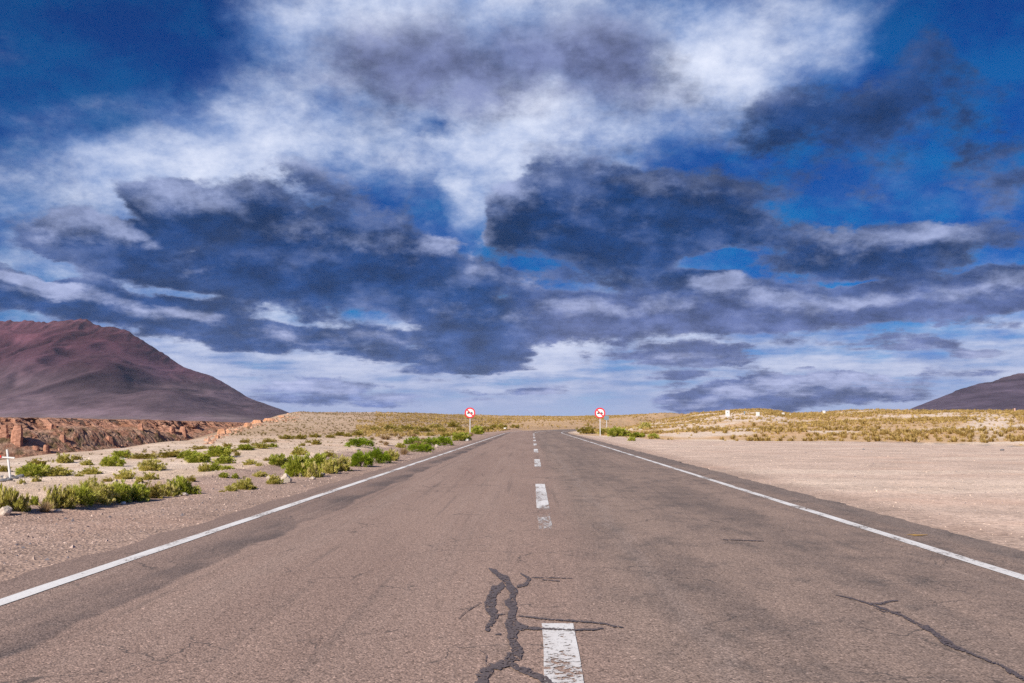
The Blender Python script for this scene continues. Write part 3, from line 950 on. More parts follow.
def build_mountains():
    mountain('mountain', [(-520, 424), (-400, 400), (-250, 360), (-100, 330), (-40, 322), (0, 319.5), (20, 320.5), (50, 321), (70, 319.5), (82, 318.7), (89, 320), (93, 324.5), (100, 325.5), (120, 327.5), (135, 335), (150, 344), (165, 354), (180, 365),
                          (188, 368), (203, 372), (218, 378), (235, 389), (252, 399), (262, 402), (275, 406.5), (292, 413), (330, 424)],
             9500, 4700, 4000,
             [(0, (.165, .125, .128)), (.10, (.150, .105, .120)), (.28, (.100, .066, .080)), (.5, (.092, .046, .062)), (.8, (.098, .040, .054)), (1, (.105, .048, .060))], 5,  # volcanic maroon by height, cloud shadow painted in as very dark albedo
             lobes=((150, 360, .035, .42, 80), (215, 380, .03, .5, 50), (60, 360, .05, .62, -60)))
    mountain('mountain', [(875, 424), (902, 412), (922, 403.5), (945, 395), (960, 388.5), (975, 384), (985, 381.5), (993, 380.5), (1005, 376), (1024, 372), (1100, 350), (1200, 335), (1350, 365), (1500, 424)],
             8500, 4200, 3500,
             [(0, (.085, .066, .092)), (.5, (.085, .064, .090)), (.68, (.110, .075, .088)), (1, (.21, .135, .11))], 77)  # purple volcanic rock, darkened in colour to stand in for cloud shadow


def build_haze():
    bm = bmesh.new()
    bmesh.ops.create_cube(bm, size=1.0)
    me = bpy.data.meshes.new('haze'); bm.to_mesh(me); bm.free()
    o = bpy.data.objects.new('haze', me); COL.objects.link(o)
    lo = Vector((-17500, -3500, -40)); hi = Vector((17500, 19500, 1250))
    for v in me.vertices:
        v.co = Vector([(lo[i] + hi[i]) / 2 + v.co[i] * (hi[i] - lo[i]) for i in range(3)])
    m = bpy.data.materials.new('haze'); m.use_nodes = True
    m.node_tree.nodes.clear()
    N = NT(m.node_tree)
    pv = N.new('ShaderNodeVolumePrincipled')
    pv.inputs['Color'].default_value = (.62, .74, 1.0, 1)
    pv.inputs['Density'].default_value = HAZE_DENSITY
    pv.inputs['Anisotropy'].default_value = .1
    out = N.new('ShaderNodeOutputMaterial')
    N.put(out.inputs['Volume'], pv.outputs[0])
    me.materials.append(m)
    tag(o, kind='stuff')


HAZE_DENSITY = 1.1e-5
build_ground()
build_road()
ROCK_MAT = build_canyon()
build_mountains()
build_haze()


# ================================================================== plants
def leaf_mat(name, c_dark, c_mid, c_light):
    m, N, b = material(name, .75, .2)
    at = N.new('ShaderNodeAttribute', attribute_name='tint').outputs['Color']
    v = N.sep(at)
    info = N.new('ShaderNodeObjectInfo').outputs['Random']
    t = N.math('ADD', v[0], N.math('MULTIPLY', N.math('SUBTRACT', info, .5), .25), clamp=True)
    c = N.mix(N.map(t, 0, .5, kind='LINEAR'), c_dark, c_mid)
    c = N.mix(N.map(t, .5, 1, kind='LINEAR'), c, c_light)
    N.put(b.inputs['Base Color'], c)
    tr = N.new('ShaderNodeBsdfTranslucent'); N.put(tr.inputs[0], c)
    mx = N.new('ShaderNodeMixShader'); mx.inputs[0].default_value = .30
    m.node_tree.links.new(b.outputs[0], mx.inputs[1]); m.node_tree.links.new(tr.outputs[0], mx.inputs[2])
    out = [q for q in m.node_tree.nodes if q.type == 'OUTPUT_MATERIAL'][0]
    m.node_tree.links.new(mx.outputs[0], out.inputs[0])
    return m


MAT_GREEN = leaf_mat('green_leaf', (.18, .21, .022), (.46, .50, .055), (.70, .66, .19))
MAT_BRIGHT = leaf_mat('bright_green_leaf', (.13, .19, .010), (.27, .36, .018), (.42, .50, .06))
MAT_MIXED = leaf_mat('olive_leaf', (.27, .25, .050), (.56, .52, .105), (.76, .66, .28))
MAT_YELLOW = leaf_mat('yellow_olive_leaf', (.22, .18, .03), (.42, .35, .07), (.58, .48, .16))
MAT_STRAW = leaf_mat('straw_blade', (.28, .19, .10), (.52, .37, .20), (.70, .54, .33))
MAT_TUSSOCK = leaf_mat('tussock_blade', (.24, .16, .05), (.52, .37, .12), (.70, .53, .23))
mw, N_, b_ = material('woody_stem', .9, .1)
b_.inputs['Base Color'].default_value = (.11, .075, .05, 1)
MAT_WOOD = mw


def shrub_mesh(seed, n_clump, per, leaf, flat=.75, upright=0.0, rough=.18, dry=0.0):
    """foliage of a low desert shrub of half width 1 and height 1: many small leaves in uneven clumps"""
    r = np.random.default_rng(seed)
    th = r.uniform(0, 2 * np.pi, n_clump); el = np.arcsin(r.uniform(.0, 1, n_clump))
    rad = (1 - rough) + rough * r.normal(0, 1, n_clump)
    lump = 1 + .25 * vnoise(np.cos(th) * 1.7 + seed, np.sin(th) * 1.7 + el * 1.5, seed)
    rad = np.clip(rad * lump * np.where(r.random(n_clump) < .3, .7, 1), .25, 1.3)
    cx = np.cos(th) * np.cos(el) * rad * .88; cy = np.sin(th) * np.cos(el) * rad * .88; cz = np.sin(el) ** flat * rad * .82 + .04
    C = np.stack([cx, cy, cz], -1)
    tone = np.clip(.5 + .28 * r.normal(0, 1, n_clump), 0, 1)
    if dry: tone = np.where(r.random(n_clump) < dry, 1.0, tone * .8)
    spread = r.uniform(.07, .17, n_clump)
    ci = np.repeat(np.arange(n_clump), per)
    n = len(ci)
    off = r.normal(0, 1, (n, 3)); off /= np.linalg.norm(off, axis=1)[:, None]; off *= (r.random(n) ** .5)[:, None]
    P = C[ci] + off * spread[ci][:, None]
    P[:, 2] = np.abs(P[:, 2])
    out = P * np.array([.9, .9, .7]) + off * .35 + np.array([0, 0, .25 + upright]); out /= np.linalg.norm(out, axis=1)[:, None]
    side = np.cross(out, r.normal(0, 1, (n, 3))); side /= np.linalg.norm(side, axis=1)[:, None] + 1e-9
    L = leaf * r.uniform(.6, 1.4, n); Wd = L * r.uniform(.28, .5, n)
    a = P - side * (Wd * .5)[:, None]; b = P + side * (Wd * .5)[:, None]; c = P + out * L[:, None]
    V = np.stack([a, b, c], 1).reshape(-1, 3); F = np.arange(n * 3).reshape(-1, 3)
    t = np.clip(tone[ci] + r.normal(0, .14, n), 0, 1)
    me = raw_mesh('foliage', V, F, False)
    set_col(me, 'tint', np.repeat(t, 3)[:, None] * np.ones(3))
    return me


def tussock_mesh(seed, n, L=1.0, wd=.05, lean=.8):
    """a tuft of stiff blades fanning out from one crown, height about 1, half width about .6"""
    r = np.random.default_rng(seed)
    th = r.uniform(0, 2 * np.pi, n); tilt = np.abs(r.normal(0, .45, n)).clip(0, 1.25) * lean
    b0 = np.stack([np.cos(th) * .16 * r.random(n), np.sin(th) * .16 * r.random(n), np.zeros(n)], -1)
    ln = L * r.uniform(.55, 1.1, n)
    d = np.stack([np.cos(th) * np.sin(tilt), np.sin(th) * np.sin(tilt), np.cos(tilt)], -1)
    mid = b0 + d * (ln * .55)[:, None]
    d2 = d * np.array([1.35, 1.35, .7])
    tip = mid + d2 * (ln * .45)[:, None]
    s = np.stack([-np.sin(th), np.cos(th), np.zeros(n)], -1) * (wd * r.uniform(.6, 1.4, n))[:, None]
    V = np.stack([b0 - s, b0 + s, mid + s * .9, tip, mid - s * .9], 1)
    F = []
    V = V.reshape(-1, 3)
    i = np.arange(n) * 5
    T = np.concatenate([np.stack([i, i + 1, i + 2], -1), np.stack([i, i + 2, i + 4], -1), np.stack([i + 4, i + 2, i + 3], -1)])
    me = raw_mesh('blades', V, T, False)
    t = np.clip(.5 + r.normal(0, .22, n), 0, 1)
    set_col(me, 'tint', np.repeat(t, 5)[:, None] * np.ones(3))
    return me


def stems_mesh(seed, n=9):
    r = np.random.default_rng(seed); bm = bmesh.new()
    for k in range(n):
        th = r.uniform(0, 6.28); t = r.uniform(.2, 1.0)
        p = [Vector((0, 0, -.1)), Vector((math.cos(th) * .3 * t, math.sin(th) * .3 * t, .3)), Vector((math.cos(th) * .65 * t, math.sin(th) * .65 * t, .62))]
        rr = [.035, .022, .008]; rings = []
        for q, w in zip(p, rr):
            rings.append([bm.verts.new(q + Vector((w * math.cos(j * 2.094), w * math.sin(j * 2.094), 0))) for j in range(3)])
        for a, b in zip(rings[:-1], rings[1:]):
            for j in range(3): bm.faces.new((a[j], a[(j + 1) % 3], b[(j + 1) % 3], b[j]))
    me = bpy.data.meshes.new('stem'); bm.to_mesh(me); bm.free()
    return me


def proto_set():
    P = {}

    def mk(key, mesh_a, mat, name):
        mesh_a.materials.append(mat)
        P.setdefault(key, []).append((mesh_a, name))
    for s in range(3):
        mk('G', shrub_mesh(100 + s, 170, 34, .125, rough=.15), MAT_GREEN, 'foliage')
        mk('L', shrub_mesh(140 + s, 230, 34, .085, rough=.08), MAT_BRIGHT, 'foliage')
        mk('M', shrub_mesh(180 + s, 160, 32, .125, rough=.20, dry=.22), MAT_MIXED, 'foliage')
        mk('B', shrub_mesh(220 + s, 130, 28, .15, flat=.9, upright=.9, rough=.28, dry=.4), MAT_MIXED, 'foliage')
        mk('Y', shrub_mesh(260 + s, 130, 28, .125, rough=.22), MAT_YELLOW, 'foliage')
        mk('D', tussock_mesh(300 + s, 420, 1.0, .014, 1.2), MAT_STRAW, 'blades')
    return P


PROTO = proto_set()
STEM_MESH = [stems_mesh(k) for k in range(3)]
for me_ in STEM_MESH: me_.materials.append(MAT_WOOD)
_cnt = [0]


def shrub(kind, u, v, w, h, label, group=None, cat=None):
    """u, v: where its foot stands in the photograph; w, h: its size there in pixels"""
    p = ground_hit(u, v)
    D = p.y / FOC
    k = _cnt[0]; _cnt[0] += 1
    me, pname = PROTO[kind][k % 3]
    nm = 'straw_tussock' if kind == 'D' else 'shrub'
    hw = w * D * .62; hh = h * D * 1.08
    # a bush stands behind the point where its near edge meets the ground
    loc = Vector((p.x, p.y + hw * .55, 0)); loc.x *= loc.y / p.y
    loc.z = ground_z(loc.x, loc.y)
    drop = (CAM_H - loc.z) / loc.y * FOC - (CAM_H - p.z) / p.y * FOC       # pixels the foot moved up
    hh = hh + drop * D * -.6 if drop < 0 else hh
    root = empty(nm, loc, (k * 2.399) % 6.283)
    tag(root, label, cat or ('tussock' if kind == 'D' else 'shrub'), group)
    f = link(pname, me, None, root)
    f.scale = (hw, hw * (.8 + .3 * ((k * .37) % 1)), max(hh, .05)) if kind != 'D' else (hw * 1.3, hw * 1.3, max(hh, .05))
    f.location.z = -.02
    if w > 9 and kind != 'D':
        s = link('stem', STEM_MESH[k % 3], None, root); s.scale = f.scale
    return root


G_ROW = 'shrubs in the front row on the edge of the left shoulder'
# kind, u, v, w, h, label
BUSHES = [
    ('B', 4, 513, 34, 25, 'brown and green upright shrub, tallest at the left edge of the photo'),
    ('B', 22, 512, 18, 13, 'ragged brown-green shrub right of the tallest one at the left edge'),
    ('G', 34, 505, 8, 9, 'narrow upright green shrub alone in front of the shrub row, below the white cross'),
    ('D', 45, 513, 18, 13, 'straw-coloured tussock at the left end of the long front shrub row'),
    ('B', 52, 509, 18, 20, 'dry pinkish-brown shrub behind the straw tussock in the long front row'),
    ('M', 64, 509, 22, 20, 'olive shrub at the left of the long front row, next to the dry brown one'),
    ('G', 80, 507, 28, 20, 'wide green shrub in the left half of the long front row'),
    ('M', 93, 500, 20, 20, 'olive-brown shrub standing highest in the middle of the long front row'),
    ('M', 101, 505, 24, 18, 'olive-green shrub just right of the highest one in the long front row'),
    ('G', 117, 503, 26, 20, 'dark green dense shrub in the middle of the long front row'),
    ('G', 134, 502, 26, 19, 'broad dark green shrub right of the middle of the long front row'),
    ('Y', 152, 499, 20, 15, 'yellow-green shrub between the dark green and the brown one of the long front row'),
    ('B', 168, 496.5, 18, 16, 'brownish dry shrub near the right end of the long front row'),
    ('G', 180, 495, 20, 19, 'tall green shrub near the right end of the long front row'),
    ('Y', 191, 482, 12, 6, 'pale yellow-green low shrub behind the right end of the long front row'),
    ('G', 192, 494.5, 13, 9, 'small green shrub closing the right end of the long front row'),
    ('G', 36, 477, 27, 13, 'wide green shrub on pale sand right of the white cross'),
    ('Y', 37, 466, 17, 7, 'yellow-olive shrub right behind the wide green one near the cross'),
    ('M', 58, 476.5, 21, 9, 'olive shrub touching the right side of the wide green one near the cross'),
    ('B', 36, 482, 11, 6, 'small brown shrub at the foot of the wide green one near the cross'),
    ('B', 22, 484, 7, 5, 'tiny brown shrub on sand just right of the cross mound'),
    ('Y', 4, 472, 12, 7, 'yellow shrub behind the white cross at the left edge'),
    ('M', 64, 463.5, 17, 9, 'olive-green shrub on the canyon brink between cross and sand ridge'),
    ('Y', 77, 460, 11, 5, 'yellow-olive shrub on the canyon brink touching the olive-green one'),
    ('M', 87, 465.5, 11, 5.5, 'small lens-shaped olive shrub on the pale sand ridge'),
    ('G', 111, 466.5, 20, 11, 'round dark green shrub on the crest of the pale sand ridge'),
    ('G', 122, 458.5, 17, 7, 'green shrub on the canyon brink behind the round dark green one'),
    ('M', 91, 475, 15, 7.5, 'mottled olive shrub in the middle of the pale sand'),
    ('M', 79, 476.5, 8, 3.5, 'flat small olive shrub at the left side of the mottled one'),
    ('Y', 108, 482, 9, 5, 'pale dry shrub behind the middle of the long front row'),
    ('M', 125, 479.5, 19, 9.5, 'dome-shaped olive shrub on sand right behind the long front row'),
    ('Y', 145, 459, 30, 6, 'long low yellow shrub strip on the canyon brink'),
    ('Y', 171, 457.5, 24, 7, 'second long low yellow shrub strip, right of the first, on the brink'),
    ('G', 188, 458.5, 18, 8.5, 'green shrub at the right end of the yellow brink strips'),
    ('G', 199, 463, 22, 10, 'broad green shrub in the centre of the green brink cluster'),
    ('G', 219, 457, 22, 10, 'green shrub at the upper right of the green brink cluster'),
    ('G', 224, 464, 18, 8, 'green shrub at the lower right of the green brink cluster'),
    ('M', 204, 472, 10, 8.5, 'olive shrub under the green brink cluster, left of a pair'),
    ('G', 214, 471, 12, 8, 'dark green shrub under the green brink cluster, right of a pair'),
    ('G', 228, 469.5, 13, 4.5, 'flat green shrub right of the pair under the brink cluster'),
    ('G', 224, 478, 8.5, 6, 'small round green shrub alone on sand above the shoulder edge'),
    ('G', 235, 479, 6.5, 5.5, 'tiny round green shrub right of the small lone round one'),
    ('M', 151, 471, 25, 11, 'long humped dark olive shrub on the pale sand behind the front row'),
    ('M', 150, 480, 14, 7.5, 'dark olive round shrub in front of the long humped one'),
    ('M', 139, 483, 9, 6, 'small olive shrub wedged against the front row below the humped one'),
    ('M', 244.5, 490, 19, 11, 'olive-green shrub alone on the shoulder edge right of the long front row'),
    ('M', 231, 491.5, 11, 6, 'low olive shrub at the left foot of the lone one on the shoulder edge'),
    ('Y', 222, 492.5, 6, 3, 'tiny yellow-green sprig at the left end by the lone shoulder-edge shrub'),
    ('G', 245, 450.5, 15, 6, 'green-yellow shrub at the foot of the brown hill, left one of three'),
    ('M', 262, 449, 14, 6, 'olive shrub at the foot of the brown hill, middle one of three'),
    ('G', 273, 447.5, 8, 4, 'small green shrub at the foot of the brown hill, right one of three'),
    ('M', 250, 465, 12, 5.5, 'flat olive shrub on open sand left of the dark green round one'),
    ('B', 259, 466, 8, 3.5, 'flat brown shrub between the flat olive and the dark green round one'),
    ('G', 278, 466, 18, 10.5, 'dark green round shrub on open sand left of the big shoulder clump'),
    ('M', 299, 455.5, 14, 8, 'loose olive shrub on sand above the big shoulder clump'),
    ('Y', 316, 445, 10, 6, 'yellow-olive shrub alone on pale sand below the brown hill'),
    ('G', 297, 477, 22, 20, 'bright green shrub in the big shoulder clump, behind the pale boulder'),
    ('M', 274, 484.5, 15, 9, 'yellow-green shrub left of the pale boulder on the shoulder edge'),
    ('B', 312, 478, 18, 14, 'brown dry shrub at the front of the big shoulder clump'),
    ('G', 317, 472, 26, 17, 'dark green wide shrub in the middle of the big shoulder clump'),
    ('M', 330, 474, 16, 14, 'olive shrub right of the brown one in the big shoulder clump'),
    ('M', 341, 471.5, 18, 15, 'olive-brown shrub at the right end of the big shoulder clump'),
    ('Y', 329, 457, 10, 6, 'yellow-olive shrub peeking over the big shoulder clump'),
    ('B', 260, 477, 12, 7, 'thin brown-green shrub on sand above the lone shoulder-edge shrub'),
    ('L', 359, 447, 25, 8.5, 'bright green dome-shaped shrub on a pale sand mound'),
    ('L', 360, 467, 26, 15, 'vivid green mound-shaped shrub beside the white edge line, left half of a pair'),
    ('L', 378, 463.5, 24, 14, 'vivid green mound-shaped shrub beside the white edge line, right half of a pair'),
    ('M', 392, 461, 12, 11, 'olive shrub at the right end of the vivid green mound pair'),
    ('D', 404, 455, 13, 8, 'straw tussock between the vivid green mounds and the next green shrubs'),
    ('L', 414, 445, 18, 8, 'green shrub at the left end of the long roadside green strip'),
    ('L', 421, 452, 22, 8, 'green shrub below the roadside strip, backed by straw'),
    ('D', 418, 448, 20, 8, 'straw tussock lying behind the green shrub below the roadside strip'),
    ('L', 430, 446, 18, 8, 'green shrub second from the left in the long roadside strip'),
    ('L', 444, 445.5, 20, 9, 'fullest bright green shrub in the middle of the long roadside strip'),
    ('G', 461, 441, 20, 8, 'green shrub at the right end of the long roadside strip, before the sign'),
    ('D', 471, 436.5, 8, 5, 'straw tussock at the foot of the left round sign'),
    ('G', 478, 434.5, 11, 9, 'dark green shrub just right of the left round sign'),
    ('M', 401, 448, 9, 5, 'small olive shrub left of the long roadside green strip'),
    ('D', 386, 446, 9, 5, 'straw tussock on sand right of the dome on the pale mound'),
    ('Y', 587, 434, 20, 8, 'yellow-olive shrub left of the right round sign post'),
    ('M', 604, 434.5, 11, 6, 'olive shrub at the foot of the right round sign post'),
    ('G', 618, 436.5, 20, 9, 'largest dark green shrub on the right side of the road'),
    ('G', 637, 437.5, 15, 5, 'low green shrub touching the right end of the largest right-side one'),
    ('G', 632, 441, 7, 4, 'tiny green shrub out on the gravel below the dark green ones'),
    ('G', 654, 438.5, 10, 5, 'small green and straw shrub at the gravel edge right of the dark green ones'),
    ('B', 645, 429, 13, 6, 'brown shrub on pale sand behind the dark green ones right of the road'),
]
for b_spec in BUSHES:
    shrub(*b_spec)

# small shrubs nothing tells apart
SMALL = {
    ('Y', 'small yellow-olive shrub on the sand at the foot of the brown hill', 'low yellow shrubs at the foot of the brown hill'):
        [(269, 442.5, 14, 4), (287, 439.5, 17, 4), (301, 439.5, 12, 5), (315, 437.5, 11, 4), (200, 449.5, 18, 4), (237, 456, 6, 5), (245, 443, 10, 4), (228, 447, 10, 4), (340, 436, 11, 4.5), (358, 436, 14, 5), (348, 437, 8, 4),
         (330, 438, 10, 3.5), (302, 446, 7, 3), (267, 461, 7, 4), (255, 446, 8, 4), (232, 452, 9, 4), (308, 443, 6, 3), (214, 449, 9, 4)],
    ('Y', 'yellow-olive shrub on the sandy plain left of the left round sign', 'yellow shrubs on the plain near the left sign'):
        [(390, 431, 14, 6), (407, 431, 20, 6), (424, 431.5, 15, 5), (453, 427.5, 12, 6), (436, 429, 12, 5), (398, 433, 10, 4), (375, 431, 10, 4), (442, 433, 10, 5), (460, 432, 10, 5), (446, 437, 9, 4), (430, 436, 9, 4), (416, 434.5, 9, 3), (455, 436, 9, 4), (485, 431, 8, 5), (490, 430, 7, 4), (502, 429, 10, 5), (515, 428, 10, 3.5), (495, 428, 9, 4)],
    ('D', 'straw-coloured tussock on pale sand between the mounds and the plain', 'straw tussocks on the pale sand left of the road'):
        [(386, 440, 18, 5), (414, 437, 9, 4), (400, 439, 8, 3.5), (372, 440, 8, 3.5), (381, 443, 7, 3), (423, 440, 8, 3), (406, 435, 6, 2.5), (436, 441, 9, 3), (350, 441, 7, 3), (392, 436, 9, 3)],
}
for (kind, lab, grp), L in SMALL.items():
    for (u, v, w, h) in L: shrub(kind, u, v, w, h, lab, grp)


# tussocks of the plain: the 290 that show largest are things, the others one mass
def tuft_field():
    r = np.random.default_rng(11)
    pts = []

    def add(n, fx, fy, dens, kind, hmin, hmax):
        x = fx(n); y = fy(n, x)
        keep = r.random(n) < dens(x, y)
        lat = x - road_x(y)
        keep &= (np.abs(lat) > 6.2) & (lot_mask(x, y) < .15) & ~in_canyon(x, y)
        x = x[keep]; y = y[keep]
        for a_, b_, h_ in zip(x, y, r.uniform(hmin, hmax, len(x))): pts.append((a_, b_, h_, kind))

    def clump(x, y): return .25 + .75 * sst(fbm(x * .14, y * .10, 3, 66), -.45, .3)
    # right hand slope
    def fy_r(n, x):
        return np.exp(r.uniform(math.log(34), math.log(330), n))

    def gen(n, a0, a1, y0, y1):
        y = np.sqrt(r.uniform(y0 ** 2, y1 ** 2, n)); a = r.uniform(a0, a1, n)
        return a * y, y
    for (n, a0, a1, y0, y1, kind, h0, h1, dn) in [
        (34000, .07, .66, 36, 230, 'T', .16, .44, 1.0),
        (24000, .06, .66, 110, 420, 'T', .25, .58, 1.0),
        (13000, -.17, .09, 100, 430, 'T', .22, .55, .85),
        (9000, -.19, .02, 78, 150, 'T', .18, .42, .75),
        (12000, -.36, -.02, 84, 300, 'S', .10, .30, .8),
        (2600, -.56, -.10, 24, 90, 'S', .05, .16, .4),
    ]:
        x, y = gen(n, a0, a1, y0, y1)
        sp = sand_patch(x, y)
        d = clump(x, y) * (1 - (.80 if a0 > 0 else .9) * sp) * dn
        # barer apron just behind the gravel
        if a0 > 0: d = d * (.28 + .72 * sst(x * 0 + y - np.interp(x, LOT_X, LOT_Y), 10, 40) + .9 * (1 - sst(y - np.interp(x, LOT_X, LOT_Y), 1.2, 3.2)))
        if kind == 'S': d = dn * (.55 + .45 * clump(x, y))
        keep = r.random(n) < d
        lat = x - road_x(y)
        keep &= (np.abs(lat) > 6.4) & (lot_mask(x, y) < .15) & ~in_canyon(x, y)
        hh = r.uniform(h0, h1, n) * (.75 + .25 * r.random(n) / .5)
        for a_, b_, h_ in zip(x[keep], y[keep], hh[keep]): pts.append((a_, b_, h_, kind))
    pts = np.array([(p[0], p[1], p[2], 0.0 if p[3] == 'T' else 1.0) for p in pts])
    z = terrain(pts[:, 0], pts[:, 1])
    size = pts[:, 2] / pts[:, 1]
    inview = (np.abs(pts[:, 0] / pts[:, 1] - .0) < .585)
    right = (pts[:, 3] == 0) & (pts[:, 0] > 0) & inview
    order = np.argsort(-np.where(right, size, 0))
    big = order[:290]
    protos = [tussock_mesh(500 + k, 80, 1.0, .045, 1.25) for k in range(4)]
    for p in protos: p.name = 'tussock'; p.materials.append(MAT_TUSSOCK)
    grp = 'grass tussocks on the sandy slope behind the gravel'
    lab = 'golden brown grass tussock on the sandy slope behind the gravel lot'
    first = None
    for j, i in enumerate(big):
        if first is None:
            o = bpy.data.objects.new('grass_tussock', protos[0]); tag(o, lab, 'tussock', grp); first = o
        else:
            o = first.copy()
            o.data = protos[j % 4]
        COL.objects.link(o)
        o.location = (pts[i, 0], pts[i, 1], z[i] - .03); o.rotation_euler = (0, 0, j * 2.4)
        h = pts[i, 2]; o.scale = (h * 1.15, h * 1.15, h)
    rest = np.setdiff1d(np.arange(len(pts)), big)
    lows = []
    for k in range(6):
        rr = np.random.default_rng(900 + k); n = 16
        th = rr.uniform(0, 6.283, n); ln = rr.uniform(.5, 1.05, n); tl = rr.uniform(0, 1.1, n)
        b0 = np.stack([np.cos(th) * .25 * rr.random(n), np.sin(th) * .25 * rr.random(n), np.zeros(n)], -1)
        d = np.stack([np.cos(th) * np.sin(tl), np.sin(th) * np.sin(tl), np.cos(tl)], -1)
        sd_ = np.stack([-np.sin(th), np.cos(th), np.zeros(n)], -1) * .11
        lows.append(np.stack([b0 - sd_, b0 + sd_, b0 + d * ln[:, None]], 1).reshape(-1, 3))
    V = []; T = []
    rot = r.uniform(0, 6.283, len(pts)); tone = np.clip(r.normal(.5, .22, len(pts)), 0, 1)
    cls = (np.arange(len(pts)) % 6)
    res = {0: ([], []), 1: ([], [])}
    for k in range(6):
        for kind in (0, 1):
            idx = rest[(cls[rest] == k) & (pts[rest, 3] == kind)]
            if not len(idx): continue
            B = lows[k]
            cs = np.cos(rot[idx])[:, None]; sn = np.sin(rot[idx])[:, None]; h = pts[idx, 2][:, None]
            w = h * 1.1
            X = (B[:, 0] * cs - B[:, 1] * sn) * w + pts[idx, 0][:, None]
            Y = (B[:, 0] * sn + B[:, 1] * cs) * w + pts[idx, 1][:, None]
            Z = B[None, :, 2] * h + z[idx][:, None] - .03
            res[kind][0].append(np.stack([X, Y, Z], -1).reshape(-1, 3))
            tt = np.clip(tone[idx][:, None] + r.normal(0, .12, (len(idx), len(B) // 3)).repeat(3, 1), 0, 1)
            res[kind][1].append(tt.reshape(-1))
    for kind, nm, mat in ((0, 'tussock_grass', MAT_TUSSOCK), (1, 'hill_scrub', MAT_SCRUB)):
        V = np.concatenate(res[kind][0]); t = np.concatenate(res[kind][1])
        me = raw_mesh(nm, V, np.arange(len(V)).reshape(-1, 3), False)
        set_col(me, 'tint', t[:, None] * np.ones(3))
        tag(link(nm, me, mat), kind='stuff')


MAT_SCRUB = leaf_mat('scrub_leaf', (.14, .105, .045), (.27, .205, .085), (.42, .33, .15))
tuft_field()


# ================================================================== stones
def stone_mesh(seed, sub=2, rough=.3, chop=5):
    bm = bmesh.new(); bmesh.ops.create_icosphere(bm, subdivisions=sub, radius=1.0)
    r = random.Random(seed)
    planes = []
    for _ in range(chop):
        n = Vector((r.uniform(-1, 1), r.uniform(-1, 1), r.uniform(-.2, 1))).normalized(); planes.append((n, r.uniform(.55, .85)))
    for v in bm.verts:
        for n, d in planes:
            k = v.co.dot(n)
            if k > d: v.co -= n * (k - d)
        nn = float(fbm(np.array([v.co.x * 1.7 + seed]), np.array([v.co.y * 1.7 + v.co.z * 2.3]), 3, seed)[0])
        v.co *= 1 + rough * .5 * nn
    me = bpy.data.meshes.new('stone'); bm.to_mesh(me); bm.free()
    return me


def stone_mat(name, c0, c1):
    m, N, b = material(name, .9, .2)
    tc = N.new('ShaderNodeTexCoord').outputs['Object']
    n = N.noise(tc, 2.2, 6, .65)
    N.put(b.inputs['Base Color'], N.mix(N.map(n, .35, .68), c0, c1))
    bump(N, b, n, .7, .12)
    return m


PALE = stone_mat('pale_stone', (.47, .38, .31), (.66, .58, .50))
WHITE_ST = stone_mat('white_stone', (.72, .70, .66), (.86, .85, .82))
GREY_ST = stone_mat('grey_stone', (.12, .12, .135), (.22, .21, .22))
RED_ST = stone_mat('red_stone', (.36, .17, .11), (.52, .28, .195))
ORANGE_ST = stone_mat('orange_stone', (.46, .22, .12), (.66, .38, .24))


def rock(name, u, v, w, h, mat, label, seed, cat='rock', group=None, depth=.8, ymax=900.0):
    p = ground_hit(u, v, ymax=ymax); D = p.y / FOC
    me = stone_mesh(seed, 3 if w > 5 else 2)
    co = np.array([tuple(q.co) for q in me.vertices])
    lo = co.min(0); hi = co.max(0)
    sc = Vector((w * D / (hi[0] - lo[0]), w * D * depth / (hi[1] - lo[1]), h * D * 1.25 / (hi[2] - lo[2])))
    for q in me.vertices: q.co = Vector(((q.co.x - (lo[0] + hi[0]) / 2) * sc.x, (q.co.y - (lo[1] + hi[1]) / 2) * sc.y, (q.co.z - lo[2]) * sc.z))
    me.materials.append(mat); me.name = name
    o = bpy.data.objects.new(name, me); COL.objects.link(o)
    o.location = (p.x, p.y + w * D * depth * .45, p.z - h * D * .22)
    tag(o, label, cat, group)
    return o


rock('boulder', 285, 483, 12, 9, PALE, 'pale angular boulder on the shoulder edge before the big green clump', 3, 'boulder')
rock('boulder', 2, 516, 13, 9, PALE, 'pale boulder cut by the left edge of the photo below the brown shrub', 9, 'boulder')
rock('stone', 344.5, 471, 5, 5, WHITE_ST, 'round white stone under the olive-brown shrub by the road', 12, 'stone')
rock('stone', 379.8, 462.5, 4.2, 4.2, WHITE_ST, 'white stone against the vivid green mound beside the road', 14, 'stone')
rock('stone', 312, 479.8, 7, 3, PALE, 'pale flat stone at the foot of the brown dry shrub', 17, 'stone')
rock('stone', 182, 496, 10, 3, PALE, 'long pale stone at the foot of the front row, right end', 19, 'stone')
rock('stone', 268, 479, 5, 3.2, PALE, 'pale pinkish stone left above the angular boulder', 21, 'stone')
rock('stone', 56, 512.5, 8, 3, PALE, 'pale flat stone before the straw end of the front row', 22, 'stone')
rock('stone', 122.5, 504.5, 5, 2.5, WHITE_ST, 'small whitish stone in front of the middle of the front row', 24, 'stone')
rock('stone', 122.5, 460.5, 4, 3, WHITE_ST, 'whitish stone on the crest of the pale sand ridge', 26, 'stone')
rock('stone', 436.5, 447.6, 3.5, 3.2, PALE, 'pale stone under the second shrub of the roadside strip', 27, 'stone')
rock('stone', 467, 441.2, 4, 2.4, WHITE_ST, 'whitish stone by the edge line below the left round sign', 28, 'stone')
rock('stone', 356, 450.4, 8, 1.8, PALE, 'flat pale stone below the dome-shaped bright green shrub', 29, 'stone')
